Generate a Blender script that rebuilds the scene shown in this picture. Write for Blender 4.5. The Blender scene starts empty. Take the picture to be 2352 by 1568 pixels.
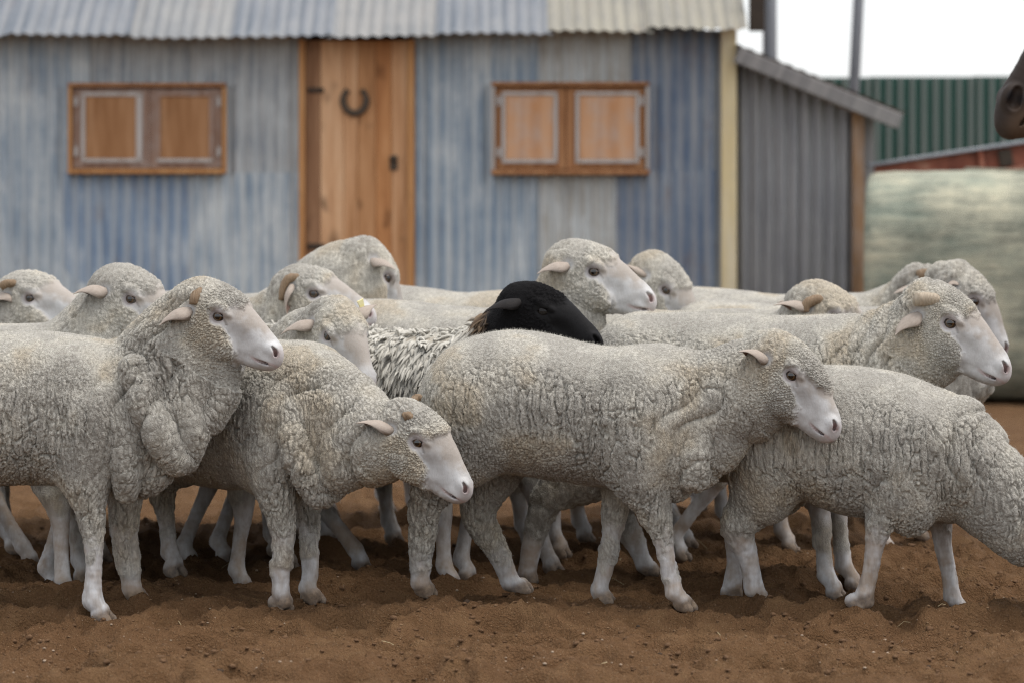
import bpy, bmesh, math, random
import numpy as np
from mathutils import Vector, Matrix

# ------------------------------------------------------------------ camera, light, exposure
SC = bpy.context.scene
COL = SC.collection
random.seed(7)
RNG = np.random.default_rng(11)

CAM_H = 1.12            # lens height above the sand
FPX = 6533.3            # focal length in pixels of a 2352 px wide picture (100 mm on 36 mm)
U0, V0 = 1176.0, 446.0  # principal column / horizon row of that picture

cam_d = bpy.data.cameras.new('camera')
cam_d.lens = 100.0
cam_d.sensor_width = 36.0
cam_d.shift_y = -(784.0 - V0) / 2352.0
cam_d.clip_start = 0.1
cam_d.clip_end = 2000.0
cam_d.dof.use_dof = True
cam_d.dof.focus_distance = 7.55
cam_d.dof.aperture_fstop = 3.2
cam = bpy.data.objects.new('camera', cam_d)
cam.location = (0, 0, CAM_H)
cam.rotation_euler = (math.radians(90), 0, 0)
COL.objects.link(cam)
SC.camera = cam

SUN_EL, SUN_AZ = math.radians(69), math.radians(96)   # azimuth measured from +Y towards +X: high, from the right
world = bpy.data.worlds.new('World')
SC.world = world
world.use_nodes = True
wn = world.node_tree.nodes
wl = world.node_tree.links
bg = wn['Background']
sky = wn.new('ShaderNodeTexSky')
sky.sky_type = 'NISHITA'
sky.sun_disc = False
sky.sun_elevation = SUN_EL
sky.sun_rotation = SUN_AZ
sky.air_density = 0.8
sky.dust_density = 3.5
sky.ozone_density = 1.0
# thin bright overcast: an even veil of white cloud over the clear-sky model
veil = wn.new('ShaderNodeMix')
veil.data_type = 'RGBA'
veil.inputs[0].default_value = 0.66
veil.inputs[7].default_value = (6.7, 6.75, 6.75, 1.0)
wl.new(sky.outputs[0], veil.inputs[6])
wl.new(veil.outputs[2], bg.inputs[0])
bg.inputs[1].default_value = 0.15

sun_d = bpy.data.lights.new('sun', 'SUN')
sun_d.energy = 1.5
sun_d.angle = math.radians(40)
sun_d.color = (1.0, 0.97, 0.93)
sun = bpy.data.objects.new('sun', sun_d)
sdir = Vector((math.sin(SUN_AZ) * math.cos(SUN_EL), math.cos(SUN_AZ) * math.cos(SUN_EL), math.sin(SUN_EL)))
sun.rotation_euler = (-sdir).to_track_quat('-Z', 'Y').to_euler()
sun.location = (2, 6, 12)
COL.objects.link(sun)

SC.view_settings.view_transform = 'Standard'
SC.view_settings.look = 'None'
SC.view_settings.exposure = 0.47
SC.view_settings.gamma = 1.0
SC.view_settings.use_curve_mapping = False
SC.render.engine = 'CYCLES'
SC.cycles.max_bounces = 4
SC.cycles.diffuse_bounces = 1
SC.cycles.glossy_bounces = 1
SC.cycles.use_denoising = True
SC.cycles.denoiser = 'OPENIMAGEDENOISE'
SC.cycles.denoising_input_passes = 'RGB_ALBEDO_NORMAL'
SC.cycles.denoising_prefilter = 'NONE'
SC.cycles.filter_width = 1.15

# ------------------------------------------------------------------ small helpers
def wx(u, Y): return (u - U0) * Y / FPX
def wz(v, Y): return CAM_H - (v - V0) * Y / FPX
def ground_Y(v): return CAM_H * FPX / (v - V0)

def tag(o, label=None, cat=None, group=None, kind=None):
    if label: o['label'] = label
    if cat: o['category'] = cat
    if group: o['group'] = group
    if kind: o['kind'] = kind
    return o

def empty(name, loc=(0, 0, 0), rz=0.0):
    o = bpy.data.objects.new(name, None)
    o.empty_display_size = 0.1
    o.location = loc
    o.rotation_euler = (0, 0, rz)
    COL.objects.link(o)
    return o

def link_mesh(name, me, mat=None, parent=None):
    o = bpy.data.objects.new(name, me)
    if mat is not None and len(me.materials) == 0:
        me.materials.append(mat)
    COL.objects.link(o)
    if parent is not None:
        o.parent = parent
    return o

def mesh_py(name, verts, faces, smooth=False):
    me = bpy.data.meshes.new(name)
    me.from_pydata([tuple(v) for v in verts], [], [tuple(f) for f in faces])
    if smooth:
        me.polygons.foreach_set('use_smooth', [True] * len(me.polygons))
    me.update()
    return me

def box_mesh(name, sx, sy, sz, bevel=0.004, jitter=0.0):
    bm = bmesh.new()
    bmesh.ops.create_cube(bm, size=1.0)
    for v in bm.verts:
        v.co = Vector((v.co.x * sx, v.co.y * sy, v.co.z * sz))
        if jitter:
            v.co += Vector((random.uniform(-1, 1), 0, random.uniform(-1, 1))) * jitter
    if bevel:
        bmesh.ops.bevel(bm, geom=list(bm.edges), offset=bevel, segments=1, affect='EDGES')
    me = bpy.data.meshes.new(name)
    bm.to_mesh(me)
    bm.free()
    return me

def box(name, x0, x1, y0, y1, z0, z1, mat, parent, bevel=0.004, rot=0.0):
    me = box_mesh(name, x1 - x0, y1 - y0, z1 - z0, bevel)
    o = link_mesh(name, me, mat, parent)
    o.location = ((x0 + x1) / 2, (y0 + y1) / 2, (z0 + z1) / 2)
    o.rotation_euler = (0, rot, 0)
    return o

def tube_mesh(name, pts, radii, seg=10, squash=1.0, cap=True):
    pts = [Vector(p) for p in pts]
    vs, fs = [], []
    n = len(pts)
    ref = Vector((0.13, 0.9, 0.31)).normalized()
    for i, p in enumerate(pts):
        t = (pts[min(i + 1, n - 1)] - pts[max(i - 1, 0)]).normalized()
        a = t.cross(ref)
        if a.length < 1e-4: a = t.cross(Vector((1, 0, 0)))
        a.normalize()
        b = t.cross(a).normalized()
        for k in range(seg):
            w = 2 * math.pi * k / seg
            vs.append(p + a * math.cos(w) * radii[i] + b * math.sin(w) * radii[i] * squash)
    for i in range(n - 1):
        for k in range(seg):
            k2 = (k + 1) % seg
            fs.append((i * seg + k, i * seg + k2, (i + 1) * seg + k2, (i + 1) * seg + k))
    if cap:
        fs.append(tuple(reversed(range(seg))))
        fs.append(tuple((n - 1) * seg + k for k in range(seg)))
    return mesh_py(name, vs, fs, smooth=True)

# ------------------------------------------------------------------ node material helpers
class NT:
    def __init__(self, name):
        self.m = bpy.data.materials.new(name)
        self.m.use_nodes = True
        self.n = self.m.node_tree.nodes
        self.l = self.m.node_tree.links
        self.b = self.n['Principled BSDF']
        self.b.inputs['Specular IOR Level'].default_value = 0.25
    def add(self, t, **kw):
        x = self.n.new(t)
        for k, v in kw.items():
            setattr(x, k, v)
        return x
    def link(self, a, b): self.l.new(a, b)
    def coord(self, which='Object', scale=(1, 1, 1), loc=(0, 0, 0)):
        tc = self.add('ShaderNodeTexCoord')
        mp = self.add('ShaderNodeMapping')
        mp.inputs['Scale'].default_value = scale
        mp.inputs['Location'].default_value = loc
        self.link(tc.outputs[which], mp.inputs[0])
        return mp.outputs[0]
    def noise(self, vec, scale, detail=4, rough=0.55, dist=0.0):
        x = self.add('ShaderNodeTexNoise')
        x.inputs['Scale'].default_value = scale
        x.inputs['Detail'].default_value = detail
        x.inputs['Roughness'].default_value = rough
        x.inputs['Distortion'].default_value = dist
        self.link(vec, x.inputs['Vector'])
        return x.outputs['Fac']
    def ramp(self, fac, stops, interp='LINEAR'):
        x = self.add('ShaderNodeValToRGB')
        cr = x.color_ramp
        cr.interpolation = interp
        while len(cr.elements) < len(stops): cr.elements.new(0.5)
        for e, (p, c) in zip(cr.elements, stops):
            e.position = p
            e.color = (c[0], c[1], c[2], 1) if not isinstance(c, (int, float)) else (c, c, c, 1)
        self.link(fac, x.inputs[0])
        return x.outputs[0]
    def mix(self, fac, a, b, mode='MIX'):
        x = self.add('ShaderNodeMix', data_type='RGBA', blend_type=mode)
        for s, v in ((0, fac), (6, a), (7, b)):
            if isinstance(v, (int, float)): x.inputs[s].default_value = v
            elif isinstance(v, tuple): x.inputs[s].default_value = (v[0], v[1], v[2], 1)
            else: self.link(v, x.inputs[s])
        return x.outputs[2]
    def math(self, op, a, b=0.0, clamp=False):
        x = self.add('ShaderNodeMath', operation=op, use_clamp=clamp)
        for i, v in enumerate((a, b)):
            if isinstance(v, (int, float)): x.inputs[i].default_value = v
            else: self.link(v, x.inputs[i])
        return x.outputs[0]
    def attr(self, name):
        x = self.add('ShaderNodeAttribute', attribute_name=name)
        return x.outputs['Fac']
    def bump(self, h, strength=0.3, dist=0.01, normal=None):
        x = self.add('ShaderNodeBump')
        x.inputs['Strength'].default_value = strength
        x.inputs['Distance'].default_value = dist
        self.link(h, x.inputs['Height'])
        if normal is not None: self.link(normal, x.inputs['Normal'])
        return x.outputs[0]
    def base(self, c):
        if isinstance(c, tuple): self.b.inputs['Base Color'].default_value = (c[0], c[1], c[2], 1)
        else: self.link(c, self.b.inputs['Base Color'])
    def rough(self, r):
        if isinstance(r, (int, float)): self.b.inputs['Roughness'].default_value = r
        else: self.link(r, self.b.inputs['Roughness'])
    def normal(self, n): self.link(n, self.b.inputs['Normal'])
# ------------------------------------------------------------------ numpy noise
def _hash(ix, iy, iz, seed):
    h = (ix.astype(np.uint32) * np.uint32(374761393) + iy.astype(np.uint32) * np.uint32(668265263)
         + iz.astype(np.uint32) * np.uint32(2246822519) + np.uint32((seed * 3266489917) & 0xffffffff))
    h = (h ^ (h >> np.uint32(13))) * np.uint32(1274126177)
    h = (h ^ (h >> np.uint32(16))) * np.uint32(2654435761)
    return h ^ (h >> np.uint32(15))

def vnoise(P, seed=0):
    """value noise in 0..1 for (N,3) float points"""
    P = P.astype(np.float32)
    f = np.floor(P)
    i = f.astype(np.int32)
    t = P - f
    t = t * t * (3 - 2 * t)
    out = np.zeros(len(P), np.float32)
    for dx in (0, 1):
        wx_ = t[:, 0] if dx else 1 - t[:, 0]
        for dy in (0, 1):
            wy_ = wx_ * (t[:, 1] if dy else 1 - t[:, 1])
            for dz in (0, 1):
                w = wy_ * (t[:, 2] if dz else 1 - t[:, 2])
                out += w * (_hash(i[:, 0] + dx, i[:, 1] + dy, i[:, 2] + dz, seed).astype(np.float32) / 4294967296.0)
    return out

def fbm(P, octaves=3, seed=0):
    a, s, tot = 1.0, np.zeros(len(P), np.float32), 0.0
    for o in range(octaves):
        s += a * vnoise(P * (2.03 ** o) + 17.3 * o, seed + o)
        tot += a
        a *= 0.5
    return s / tot

def voro(P, seed=0, jit=0.85):
    P = P.astype(np.float32)
    f = np.floor(P)
    fr = P - f
    f = f.astype(np.int32)
    F1 = np.full(len(P), 9.0, np.float32)
    F2 = F1.copy()
    ID = np.zeros(len(P), np.float32)
    for dx in (-1, 0, 1):
        for dy in (-1, 0, 1):
            for dz in (-1, 0, 1):
                h = _hash(f[:, 0] + dx, f[:, 1] + dy, f[:, 2] + dz, seed)
                r0 = (h & np.uint32(1023)).astype(np.float32) / 1023.0
                r1 = ((h >> np.uint32(10)) & np.uint32(1023)).astype(np.float32) / 1023.0
                r2 = ((h >> np.uint32(20)) & np.uint32(1023)).astype(np.float32) / 1023.0
                d = ((dx + .5 + jit * (r0 - .5) - fr[:, 0]) ** 2 + (dy + .5 + jit * (r1 - .5) - fr[:, 1]) ** 2
                     + (dz + .5 + jit * (r2 - .5) - fr[:, 2]) ** 2)
                closer = d < F1
                np.copyto(ID, (r0 + r2) * np.float32(.5), where=closer)
                np.minimum(F2, np.maximum(F1, d), out=F2)
                np.minimum(F1, d, out=F1)
    return np.sqrt(F1), np.sqrt(F2), ID

def sstep(x, a, b):
    t = np.clip((x - a) / (b - a), 0, 1)
    return t * t * (3 - 2 * t)

def catmull(pts, n):
    """resample rows of an array along a Catmull-Rom spline"""
    A = np.asarray(pts, float)
    m = len(A)
    if m < 3: 
        t = np.linspace(0, 1, n)[:, None]
        return A[0] * (1 - t) + A[-1] * t
    E = np.vstack([2 * A[0] - A[1], A, 2 * A[-1] - A[-2]])
    out = []
    for x in np.linspace(0, m - 1, n):
        i = min(int(x), m - 2)
        t = x - i
        p0, p1, p2, p3 = E[i], E[i + 1], E[i + 2], E[i + 3]
        out.append(0.5 * (2 * p1 + (p2 - p0) * t + (2 * p0 - 5 * p1 + 4 * p2 - p3) * t * t + (3 * p1 - p0 - 3 * p2 + p3) * t ** 3))
    return np.array(out)

def inbox(P, lo, hi):
    m = (P[:, 0] > lo[0]) & (P[:, 0] < hi[0])
    m &= P[:, 1] > lo[1]
    m &= P[:, 1] < hi[1]
    m &= P[:, 2] > lo[2]
    m &= P[:, 2] < hi[2]
    return m

def on(mask, fn, P, fill=0.0):
    """evaluate fn only where mask holds"""
    out = np.full(len(P), fill, np.float32)
    if mask.any(): out[mask] = fn(P[mask])
    return out

# ------------------------------------------------------------------ implicit bodies
class Prim:
    """one implicit piece: fn(P)->distance, box lo/hi it can influence, blend radius k, op '+' or '-'"""
    def __init__(self, fn, lo, hi, k, op='+', group=''):
        self.fn, self.lo, self.hi, self.k, self.op, self.group = fn, np.asarray(lo, float), np.asarray(hi, float), k, op, group

def seg_fn(a, b, ru0, ru1, rl0, rl1, L):
    a, b, L = np.asarray(a, np.float32), np.asarray(b, np.float32), np.asarray(L, np.float32)
    ab = b - a
    ll = max(float(ab @ ab), 1e-9)
    def fn(P):
        w = P - a
        t = np.clip((w @ ab) / ll, 0, 1)
        c = w - t[:, None] * ab
        cl = c @ L
        c2 = np.einsum('ij,ij->i', c, c)
        ip2 = np.maximum(c2 - cl * cl, 0)
        ru = ru0 + (ru1 - ru0) * t
        rl = rl0 + (rl1 - rl0) * t
        q = np.sqrt(ip2 / (ru * ru) + cl * cl / (rl * rl)) + 1e-6
        m = np.sqrt(c2) + 1e-6
        return np.where(q < 0.05, -np.minimum(ru, rl), m - m / q)
    return fn

def chain(prims, pts, ru, rl, L, k=0.02, kin=0.006, n=None, op='+', group='', smooth=True):
    """pts (m,3) with in-plane radius ru and lateral radius rl; grown as joined elliptical cones"""
    A = np.column_stack([np.asarray(pts, float), np.asarray(ru, float), np.asarray(rl, float)])
    if smooth and len(A) > 2:
        A = catmull(A, n or (len(A) - 1) * 3 + 1)
    fns = []
    for i in range(len(A) - 1):
        a, b = A[i], A[i + 1]
        fn = seg_fn(a[:3], b[:3], a[3], b[3], a[4], b[4], L)
        R = max(a[3], b[3], a[4], b[4])
        fns.append((fn, np.minimum(a[:3], b[:3]) - R, np.maximum(a[:3], b[:3]) + R))
    lo = np.min([f[1] for f in fns], 0)
    hi = np.max([f[2] for f in fns], 0)
    def fn(P, fns=fns):
        d = np.full(len(P), 1.0, np.float32)
        for f, l_, h_ in fns:
            m = inbox(P, l_ - .06, h_ + .06)
            if not m.any(): continue
            v = f(P[m])
            o = d[m]
            h = np.clip(.5 + .5 * (v - o) / kin, 0, 1)
            d[m] = v * (1 - h) + o * h - kin * h * (1 - h) * 0.5
        return d
    prims.append(Prim(fn, lo, hi, k, op, group))

def ellipsoid(prims, c, r, R=None, k=0.03, op='+', group=''):
    c, r = np.asarray(c, np.float32), np.asarray(r, np.float32)
    R = np.eye(3, dtype=np.float32) if R is None else np.asarray(R, np.float32)   # columns = axes
    def fn(P):
        w = (P - c) @ R
        q = np.sqrt(((w / r) ** 2).sum(1)) + 1e-6
        m = np.sqrt((w ** 2).sum(1)) + 1e-6
        return np.where(q < 0.05, -r.min(), m - m / q)
    M = float(r.max())
    prims.append(Prim(fn, c - M, c + M, k, op, group))

def trunk(prims, st, k=0.04, group='trunk', ex=2.25):
    """st rows: (s, ztop, zbot, halfwidth)"""
    A = catmull(st, 60)
    s = A[:, 0]
    zc, ru, rl = (A[:, 1] + A[:, 2]) / 2, np.maximum((A[:, 1] - A[:, 2]) / 2, .02), np.maximum(A[:, 3], .02)
    o = np.argsort(s)
    s, zc, ru, rl = s[o], zc[o], ru[o], rl[o]
    def fn(P):
        x = P[:, 0]
        Z, U, W = np.interp(x, s, zc), np.interp(x, s, ru), np.interp(x, s, rl)
        over = np.maximum(np.maximum(s[0] - x, x - s[-1]), 0)
        ra = np.minimum(U, W)
        f4 = np.float32
        q = (np.abs((P[:, 2] - Z) / U).astype(f4) ** f4(ex) + np.abs(P[:, 1] / W).astype(f4) ** f4(ex) + np.abs(over / ra).astype(f4) ** f4(ex)) ** f4(1 / ex)
        return ((q - 1) * ra * 0.9).astype(f4)
    R = rl.max()
    lo = (s[0] - ru[0] * 1.2, -R, (zc - ru).min())
    hi = (s[-1] + ru[-1] * 1.2, R, (zc + ru).max())
    prims.append(Prim(fn, lo, hi, k, '+', group))

MARG = 0.07
def sdf(prims, P):
    d = np.full(len(P), 0.5, np.float32)
    for p in prims:
        m = inbox(P, p.lo - MARG, p.hi + MARG)
        if not m.any(): continue
        v = p.fn(P[m])
        o = d[m]
        if p.op == '+':
            h = np.clip(.5 + .5 * (v - o) / p.k, 0, 1)
            d[m] = v * (1 - h) + o * h - p.k * h * (1 - h)
        else:
            v = -v
            h = np.clip(.5 + .5 * (o - v) / p.k, 0, 1)
            d[m] = v * (1 - h) + o * h + p.k * h * (1 - h)
    return d

def surface_nets(prims, h):
    lo = np.min([p.lo for p in prims if p.op == '+'], 0) - 2.5 * h
    hi = np.max([p.hi for p in prims if p.op == '+'], 0) + 2.5 * h
    n = np.ceil((hi - lo) / h).astype(int) + 1
    ax = [lo[i] + h * np.arange(n[i]) for i in range(3)]
    D = np.full(n, 0.5, np.float32)
    for p in prims:
        i0 = np.maximum(np.floor((p.lo - MARG - lo) / h).astype(int), 0)
        i1 = np.minimum(np.ceil((p.hi + MARG - lo) / h).astype(int) + 1, n)
        if np.any(i1 <= i0): continue
        sl = tuple(slice(i0[i], i1[i]) for i in range(3))
        G = np.stack(np.meshgrid(*[ax[i][sl[i]] for i in range(3)], indexing='ij'), -1).reshape(-1, 3).astype(np.float32)
        v = p.fn(G)
        o = D[sl].reshape(-1)
        if p.op == '+':
            hh = np.clip(.5 + .5 * (v - o) / p.k, 0, 1)
            r = v * (1 - hh) + o * hh - p.k * hh * (1 - hh)
        else:
            v = -v
            hh = np.clip(.5 + .5 * (o - v) / p.k, 0, 1)
            r = v * (1 - hh) + o * hh + p.k * hh * (1 - hh)
        D[sl] = r.reshape(i1 - i0)
    return nets_from_grid(D, lo, h)

def nets_from_grid(D, lo, h):
    S = D < 0
    n = np.array(D.shape)
    c = [S[dx:n[0] - 1 + dx, dy:n[1] - 1 + dy, dz:n[2] - 1 + dz] for dx in (0, 1) for dy in (0, 1) for dz in (0, 1)]
    cnt = sum(x.astype(np.int8) for x in c)
    act = (cnt > 0) & (cnt < 8)
    idx = np.full(act.shape, -1, np.int64)
    I = np.argwhere(act)
    idx[act] = np.arange(len(I))
    acc = np.zeros((len(I), 3))
    num = np.zeros(len(I))
    cor = [(dx, dy, dz) for dx in (0, 1) for dy in (0, 1) for dz in (0, 1)]
    for a in range(8):
        for b in range(a + 1, 8):
            ca, cb = np.array(cor[a]), np.array(cor[b])
            if np.abs(ca - cb).sum() != 1: continue
            va = D[I[:, 0] + ca[0], I[:, 1] + ca[1], I[:, 2] + ca[2]]
            vb = D[I[:, 0] + cb[0], I[:, 1] + cb[1], I[:, 2] + cb[2]]
            m = (va < 0) != (vb < 0)
            t = np.where(m, va / np.where(m, va - vb, 1), 0)
            acc += np.where(m[:, None], ca + t[:, None] * (cb - ca), 0)
            num += m
    V = lo + h * (I + acc / num[:, None])
    quads = []
    for axis in range(3):
        a1, a2 = (axis + 1) % 3, (axis + 2) % 3
        sl0 = [slice(None)] * 3
        sl1 = [slice(None)] * 3
        sl0[axis] = slice(0, n[axis] - 1)
        sl1[axis] = slice(1, n[axis])
        A, B = S[tuple(sl0)], S[tuple(sl1)]
        E = np.argwhere(A != B)
        ok = (E[:, a1] > 0) & (E[:, a2] > 0) & (E[:, a1] < n[a1] - 1) & (E[:, a2] < n[a2] - 1)
        E = E[ok]
        flip = ~A[E[:, 0], E[:, 1], E[:, 2]]
        q = []
        for o1, o2 in ((-1, -1), (0, -1), (0, 0), (-1, 0)):
            k = E.copy()
            k[:, a1] += o1
            k[:, a2] += o2
            q.append(idx[k[:, 0], k[:, 1], k[:, 2]])
        q = np.stack(q, 1)
        q[flip] = q[flip][:, ::-1]
        quads.append(q)
    return V, np.vstack(quads)

def vert_normals(V, Q):
    a, b, c, d = V[Q[:, 0]], V[Q[:, 1]], V[Q[:, 2]], V[Q[:, 3]]
    fn = np.cross(c - a, d - b)
    N = np.zeros_like(V)
    for k in range(4):
        for j in range(3):
            N[:, j] += np.bincount(Q[:, k], weights=fn[:, j], minlength=len(V))
    return N / (np.linalg.norm(N, axis=1)[:, None] + 1e-12)

def refine(V, Q, NG, sel):
    """split the selected quads in four; neighbours become n-gons. NG: padded (-1) n-gon rows of width 16"""
    qs = Q[sel]
    e = np.vstack([qs[:, [k, (k + 1) % 4]] for k in range(4)])
    es = np.sort(e, 1).astype(np.int64)
    key = es[:, 0] * (len(V) + 1) + es[:, 1]
    uk, first, inv = np.unique(key, return_index=True, return_inverse=True)
    mids = (V[es[first, 0]] + V[es[first, 1]]) / 2
    m0 = len(V)
    cen = V[qs].mean(1)
    c0 = m0 + len(uk)
    V2 = np.vstack([V, mids, cen])
    nq = len(qs)
    mi = (inv.reshape(4, nq).T + m0)
    ce = c0 + np.arange(nq)
    new = [np.stack([qs[:, k], mi[:, k], ce, mi[:, (k - 1) % 4]], 1) for k in range(4)]
    rest = Q[~sel]
    P = np.full((len(rest), 16), -1, np.int64)
    P[:, :4] = rest
    if NG is not None and len(NG): P = np.vstack([P, NG])
    cnt = (P >= 0).sum(1)
    out = np.full((len(P), 32), -1, np.int64)
    pos = np.zeros(len(P), int)
    rows = np.arange(len(P))
    touched = np.zeros(len(P), bool)
    for k in range(16):
        has = k < cnt
        if not has.any(): break
        a = P[:, k]
        b = np.where(k + 1 < cnt, P[:, min(k + 1, 15)], P[:, 0])
        out[rows[has], pos[has]] = a[has]
        pos[has] += 1
        lo_, hi_ = np.minimum(a, b), np.maximum(a, b)
        kk = lo_ * (len(V) + 1) + hi_
        j = np.clip(np.searchsorted(uk, kk), 0, len(uk) - 1)
        hit = has & (uk[j] == kk)
        out[rows[hit], pos[hit]] = m0 + j[hit]
        pos[hit] += 1
        touched |= hit
    isq = (pos == 4)
    Q2 = np.vstack(new + [out[isq][:, :4]])
    return V2, Q2, out[~isq][:, :16]

def to_mesh(name, V, Q, NG, attrs, smooth=True):
    me = bpy.data.meshes.new(name)
    loops = [Q.reshape(-1)]
    tot = [np.full(len(Q), 4, np.int64)]
    if NG is not None and len(NG):
        c = (NG >= 0).sum(1)
        loops.append(NG[NG >= 0])
        tot.append(c)
    loops = np.concatenate(loops).astype(np.int32)
    tot = np.concatenate(tot).astype(np.int32)
    start = np.concatenate([[0], np.cumsum(tot)[:-1]]).astype(np.int32)
    me.vertices.add(len(V))
    me.vertices.foreach_set('co', V.astype(np.float32).ravel())
    me.loops.add(len(loops))
    me.loops.foreach_set('vertex_index', loops)
    me.polygons.add(len(tot))
    me.polygons.foreach_set('loop_start', start)
    me.polygons.foreach_set('loop_total', tot)
    me.polygons.foreach_set('use_smooth', np.ones(len(tot), bool))
    for k, v in attrs.items():
        a = me.attributes.new(k, 'FLOAT', 'POINT')
        a.data.foreach_set('value', np.ascontiguousarray(v, np.float32))
    me.update(calc_edges=True)
    me.validate()
    return me
# ------------------------------------------------------------------ sheep
FEET = []          # (X, Y, z, r) of every hoof print, the sand is moulded to them

GENERIC = [(-.80, .60, .47, .06), (-.745, .69, .40, .14), (-.64, .735, .36, .185), (-.47, .73, .325, .20), (-.27, .715, .31, .205),
           (-.07, .722, .315, .185), (.07, .715, .335, .16), (.16, .66, .38, .12), (.21, .58, .44, .07)]

XW_Z = np.array([-.76, -.62, -.45, -.30, -.20, -.13, -.06, .04, .13, .22, .32, .6])
XW_X = np.array([1.6, .64, .565, .45, .34, .18, -.02, -.06, .04, .14, .20, .22])

def rot_head(pitch, yaw, roll=0.0):
    p, w = math.radians(pitch), math.radians(yaw)
    x = Vector((math.cos(p) * math.cos(w), math.cos(p) * math.sin(w), -math.sin(p)))
    y = Vector((-math.sin(w), math.cos(w), 0))
    z = x.cross(y)
    if roll:
        q = Matrix.Rotation(math.radians(roll), 3, x)
        y, z = q @ y, q @ z
    return np.array([x, y, z]).T          # columns = axes (world)

def head_prims(prims, O, R, e, seed=0):
    L = R[:, 1]
    def T(x, y, z): return O + R @ (np.array([x, y, z]) * e)
    rg = random.Random(seed)
    kw, kt, kj = rg.uniform(.94, 1.05), rg.uniform(-.025, .025), rg.uniform(-.03, .03)
    st = [(-.42, .26, -.50, .33), (-.25, .365, -.60, .385), (0, .39, -.63, .385), (.18, .38, -.615, .345), (.36, .335, -.57, .29),
          (.52, .285, -.50, .245), (.68, .235, -.44, .215), (.84, .195, -.405, .20), (.97, .13, -.36, .185), (1.03, .06, -.33, .165)]
    st = [(x, a_ + kt * math.sin(max(0, min(1, x + .3)) * 3.1), b_ + kj, w_ * kw) for x, a_, b_, w_ in st]
    pts = [T(x, 0, (a + b) / 2) for x, a, b, w in st]
    chain(prims, pts, [(a - b) / 2 * e for x, a, b, w in st], [w * e for *_, w in st], L, k=.02, n=22, group='head')
    for s in (-1, 1):
        ellipsoid(prims, T(.06, s * .25, -.33), np.array([.42, .15, .27]) * e, R, k=.02, group='head')        # jaw muscle
        ellipsoid(prims, T(-.01, s * .335, .10), np.array([.19, .105, .075]) * e, R, k=.012, group='head')      # brow
        ellipsoid(prims, T(.10, s * .30, -.11), np.array([.22, .08, .08]) * e, R, k=.015, group='head')        # cheek bone
        ellipsoid(prims, T(.50, s * .40, -.13), np.array([.26, .12, .11]) * e, R, k=.03, op='-', group='head')   # hollow below the eye
        ellipsoid(prims, T(.99, s * .12, .0), np.array([.12, .085, .11]) * e, R, k=.012, group='head')         # nostril wing
        ellipsoid(prims, T(.96, s * .11, -.20), np.array([.15, .09, .09]) * e, R, k=.012, group='head')        # upper lip
    ellipsoid(prims, T(1.02, 0, -.07), np.array([.12, .15, .13]) * e, R, k=.012, group='head')
    chain(prims, [T(.55, 0, -.38), T(.85, 0, -.33), T(1.05, 0, -.255)], np.array([.12, .10, .075]) * e, np.array([.17, .15, .11]) * e, L, k=.012, group='head')
    for s in (-1, 1):
        a = math.radians(40)
        Re = R @ np.array([[math.cos(a), 0, -math.sin(a)], [0, 1, 0], [math.sin(a), 0, math.cos(a)]])
        ellipsoid(prims, T(.01, s * .46, .005), np.array([.10, .13, .033]) * e, Re, k=.005, op='-', group='eye')
        chain(prims, [T(.10, s * .43, .0), T(.20, s * .385, -.055)], [.022 * e, .012 * e], [.05 * e, .04 * e], L, k=.004, op='-', smooth=False)
        chain(prims, [T(.985, s * .19, .055), T(1.06, s * .155, .02), T(1.10, s * .10, -.055)], np.array([.018, .028, .024]) * e, np.array([.07, .075, .075]) * e, L, k=.004, op='-')
        chain(prims, [T(.78, s * .25, -.265), T(.90, s * .215, -.262), T(1.02, s * .16, -.225), T(1.12, s * .04, -.185)], np.array([.008, .018, .020, .018]) * e,
              np.array([.05, .06, .07, .07]) * e, L, k=.005, op='-')

def leg_prims(prims, J, R_, T, th_fwd, side):
    """J joints (local) from shoulder to fetlock, radii R_, toe T (local)"""
    L = np.array([0, 1, 0])
    J = [np.asarray(j, float) for j in J]
    T = np.asarray(T, float)
    rr = np.asarray(R_, float)
    rr = rr * np.interp(rr, [.03, .05], [.86, 1.0])
    chain(prims, J, rr, rr * .92, L, k=.028, n=len(J) * 4, group='leg')
    FL = J[-1]
    fw = np.array([1.0, side * .08, 0])
    fw /= np.linalg.norm(fw)
    lt = np.array([-fw[1], fw[0], 0])
    mid = FL + (T - FL) * .42
    chain(prims, [FL, mid], [rr[-1], .0205], [rr[-1], .022], L, k=.01, group='leg', smooth=False)
    for c in (-1, 1):
        off = lt * c
        chain(prims, [mid + off * .009, T - fw * .036 + off * .0165 + np.array([0, 0, .026]), T - fw * .012 + off * .0185 + np.array([0, 0, .013])],
              [.019, .0205, .0115], [.0135, .0142, .0095], lt, k=.004, group='foot')
    z0 = T[2] - .004
    prims.append(Prim(lambda P, z0=z0: (P[:, 2] - z0).astype(np.float32), T - np.array([.16, .09, .05]), T + np.array([.05, .09, .02]), .003, '-', 'foot'))

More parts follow.
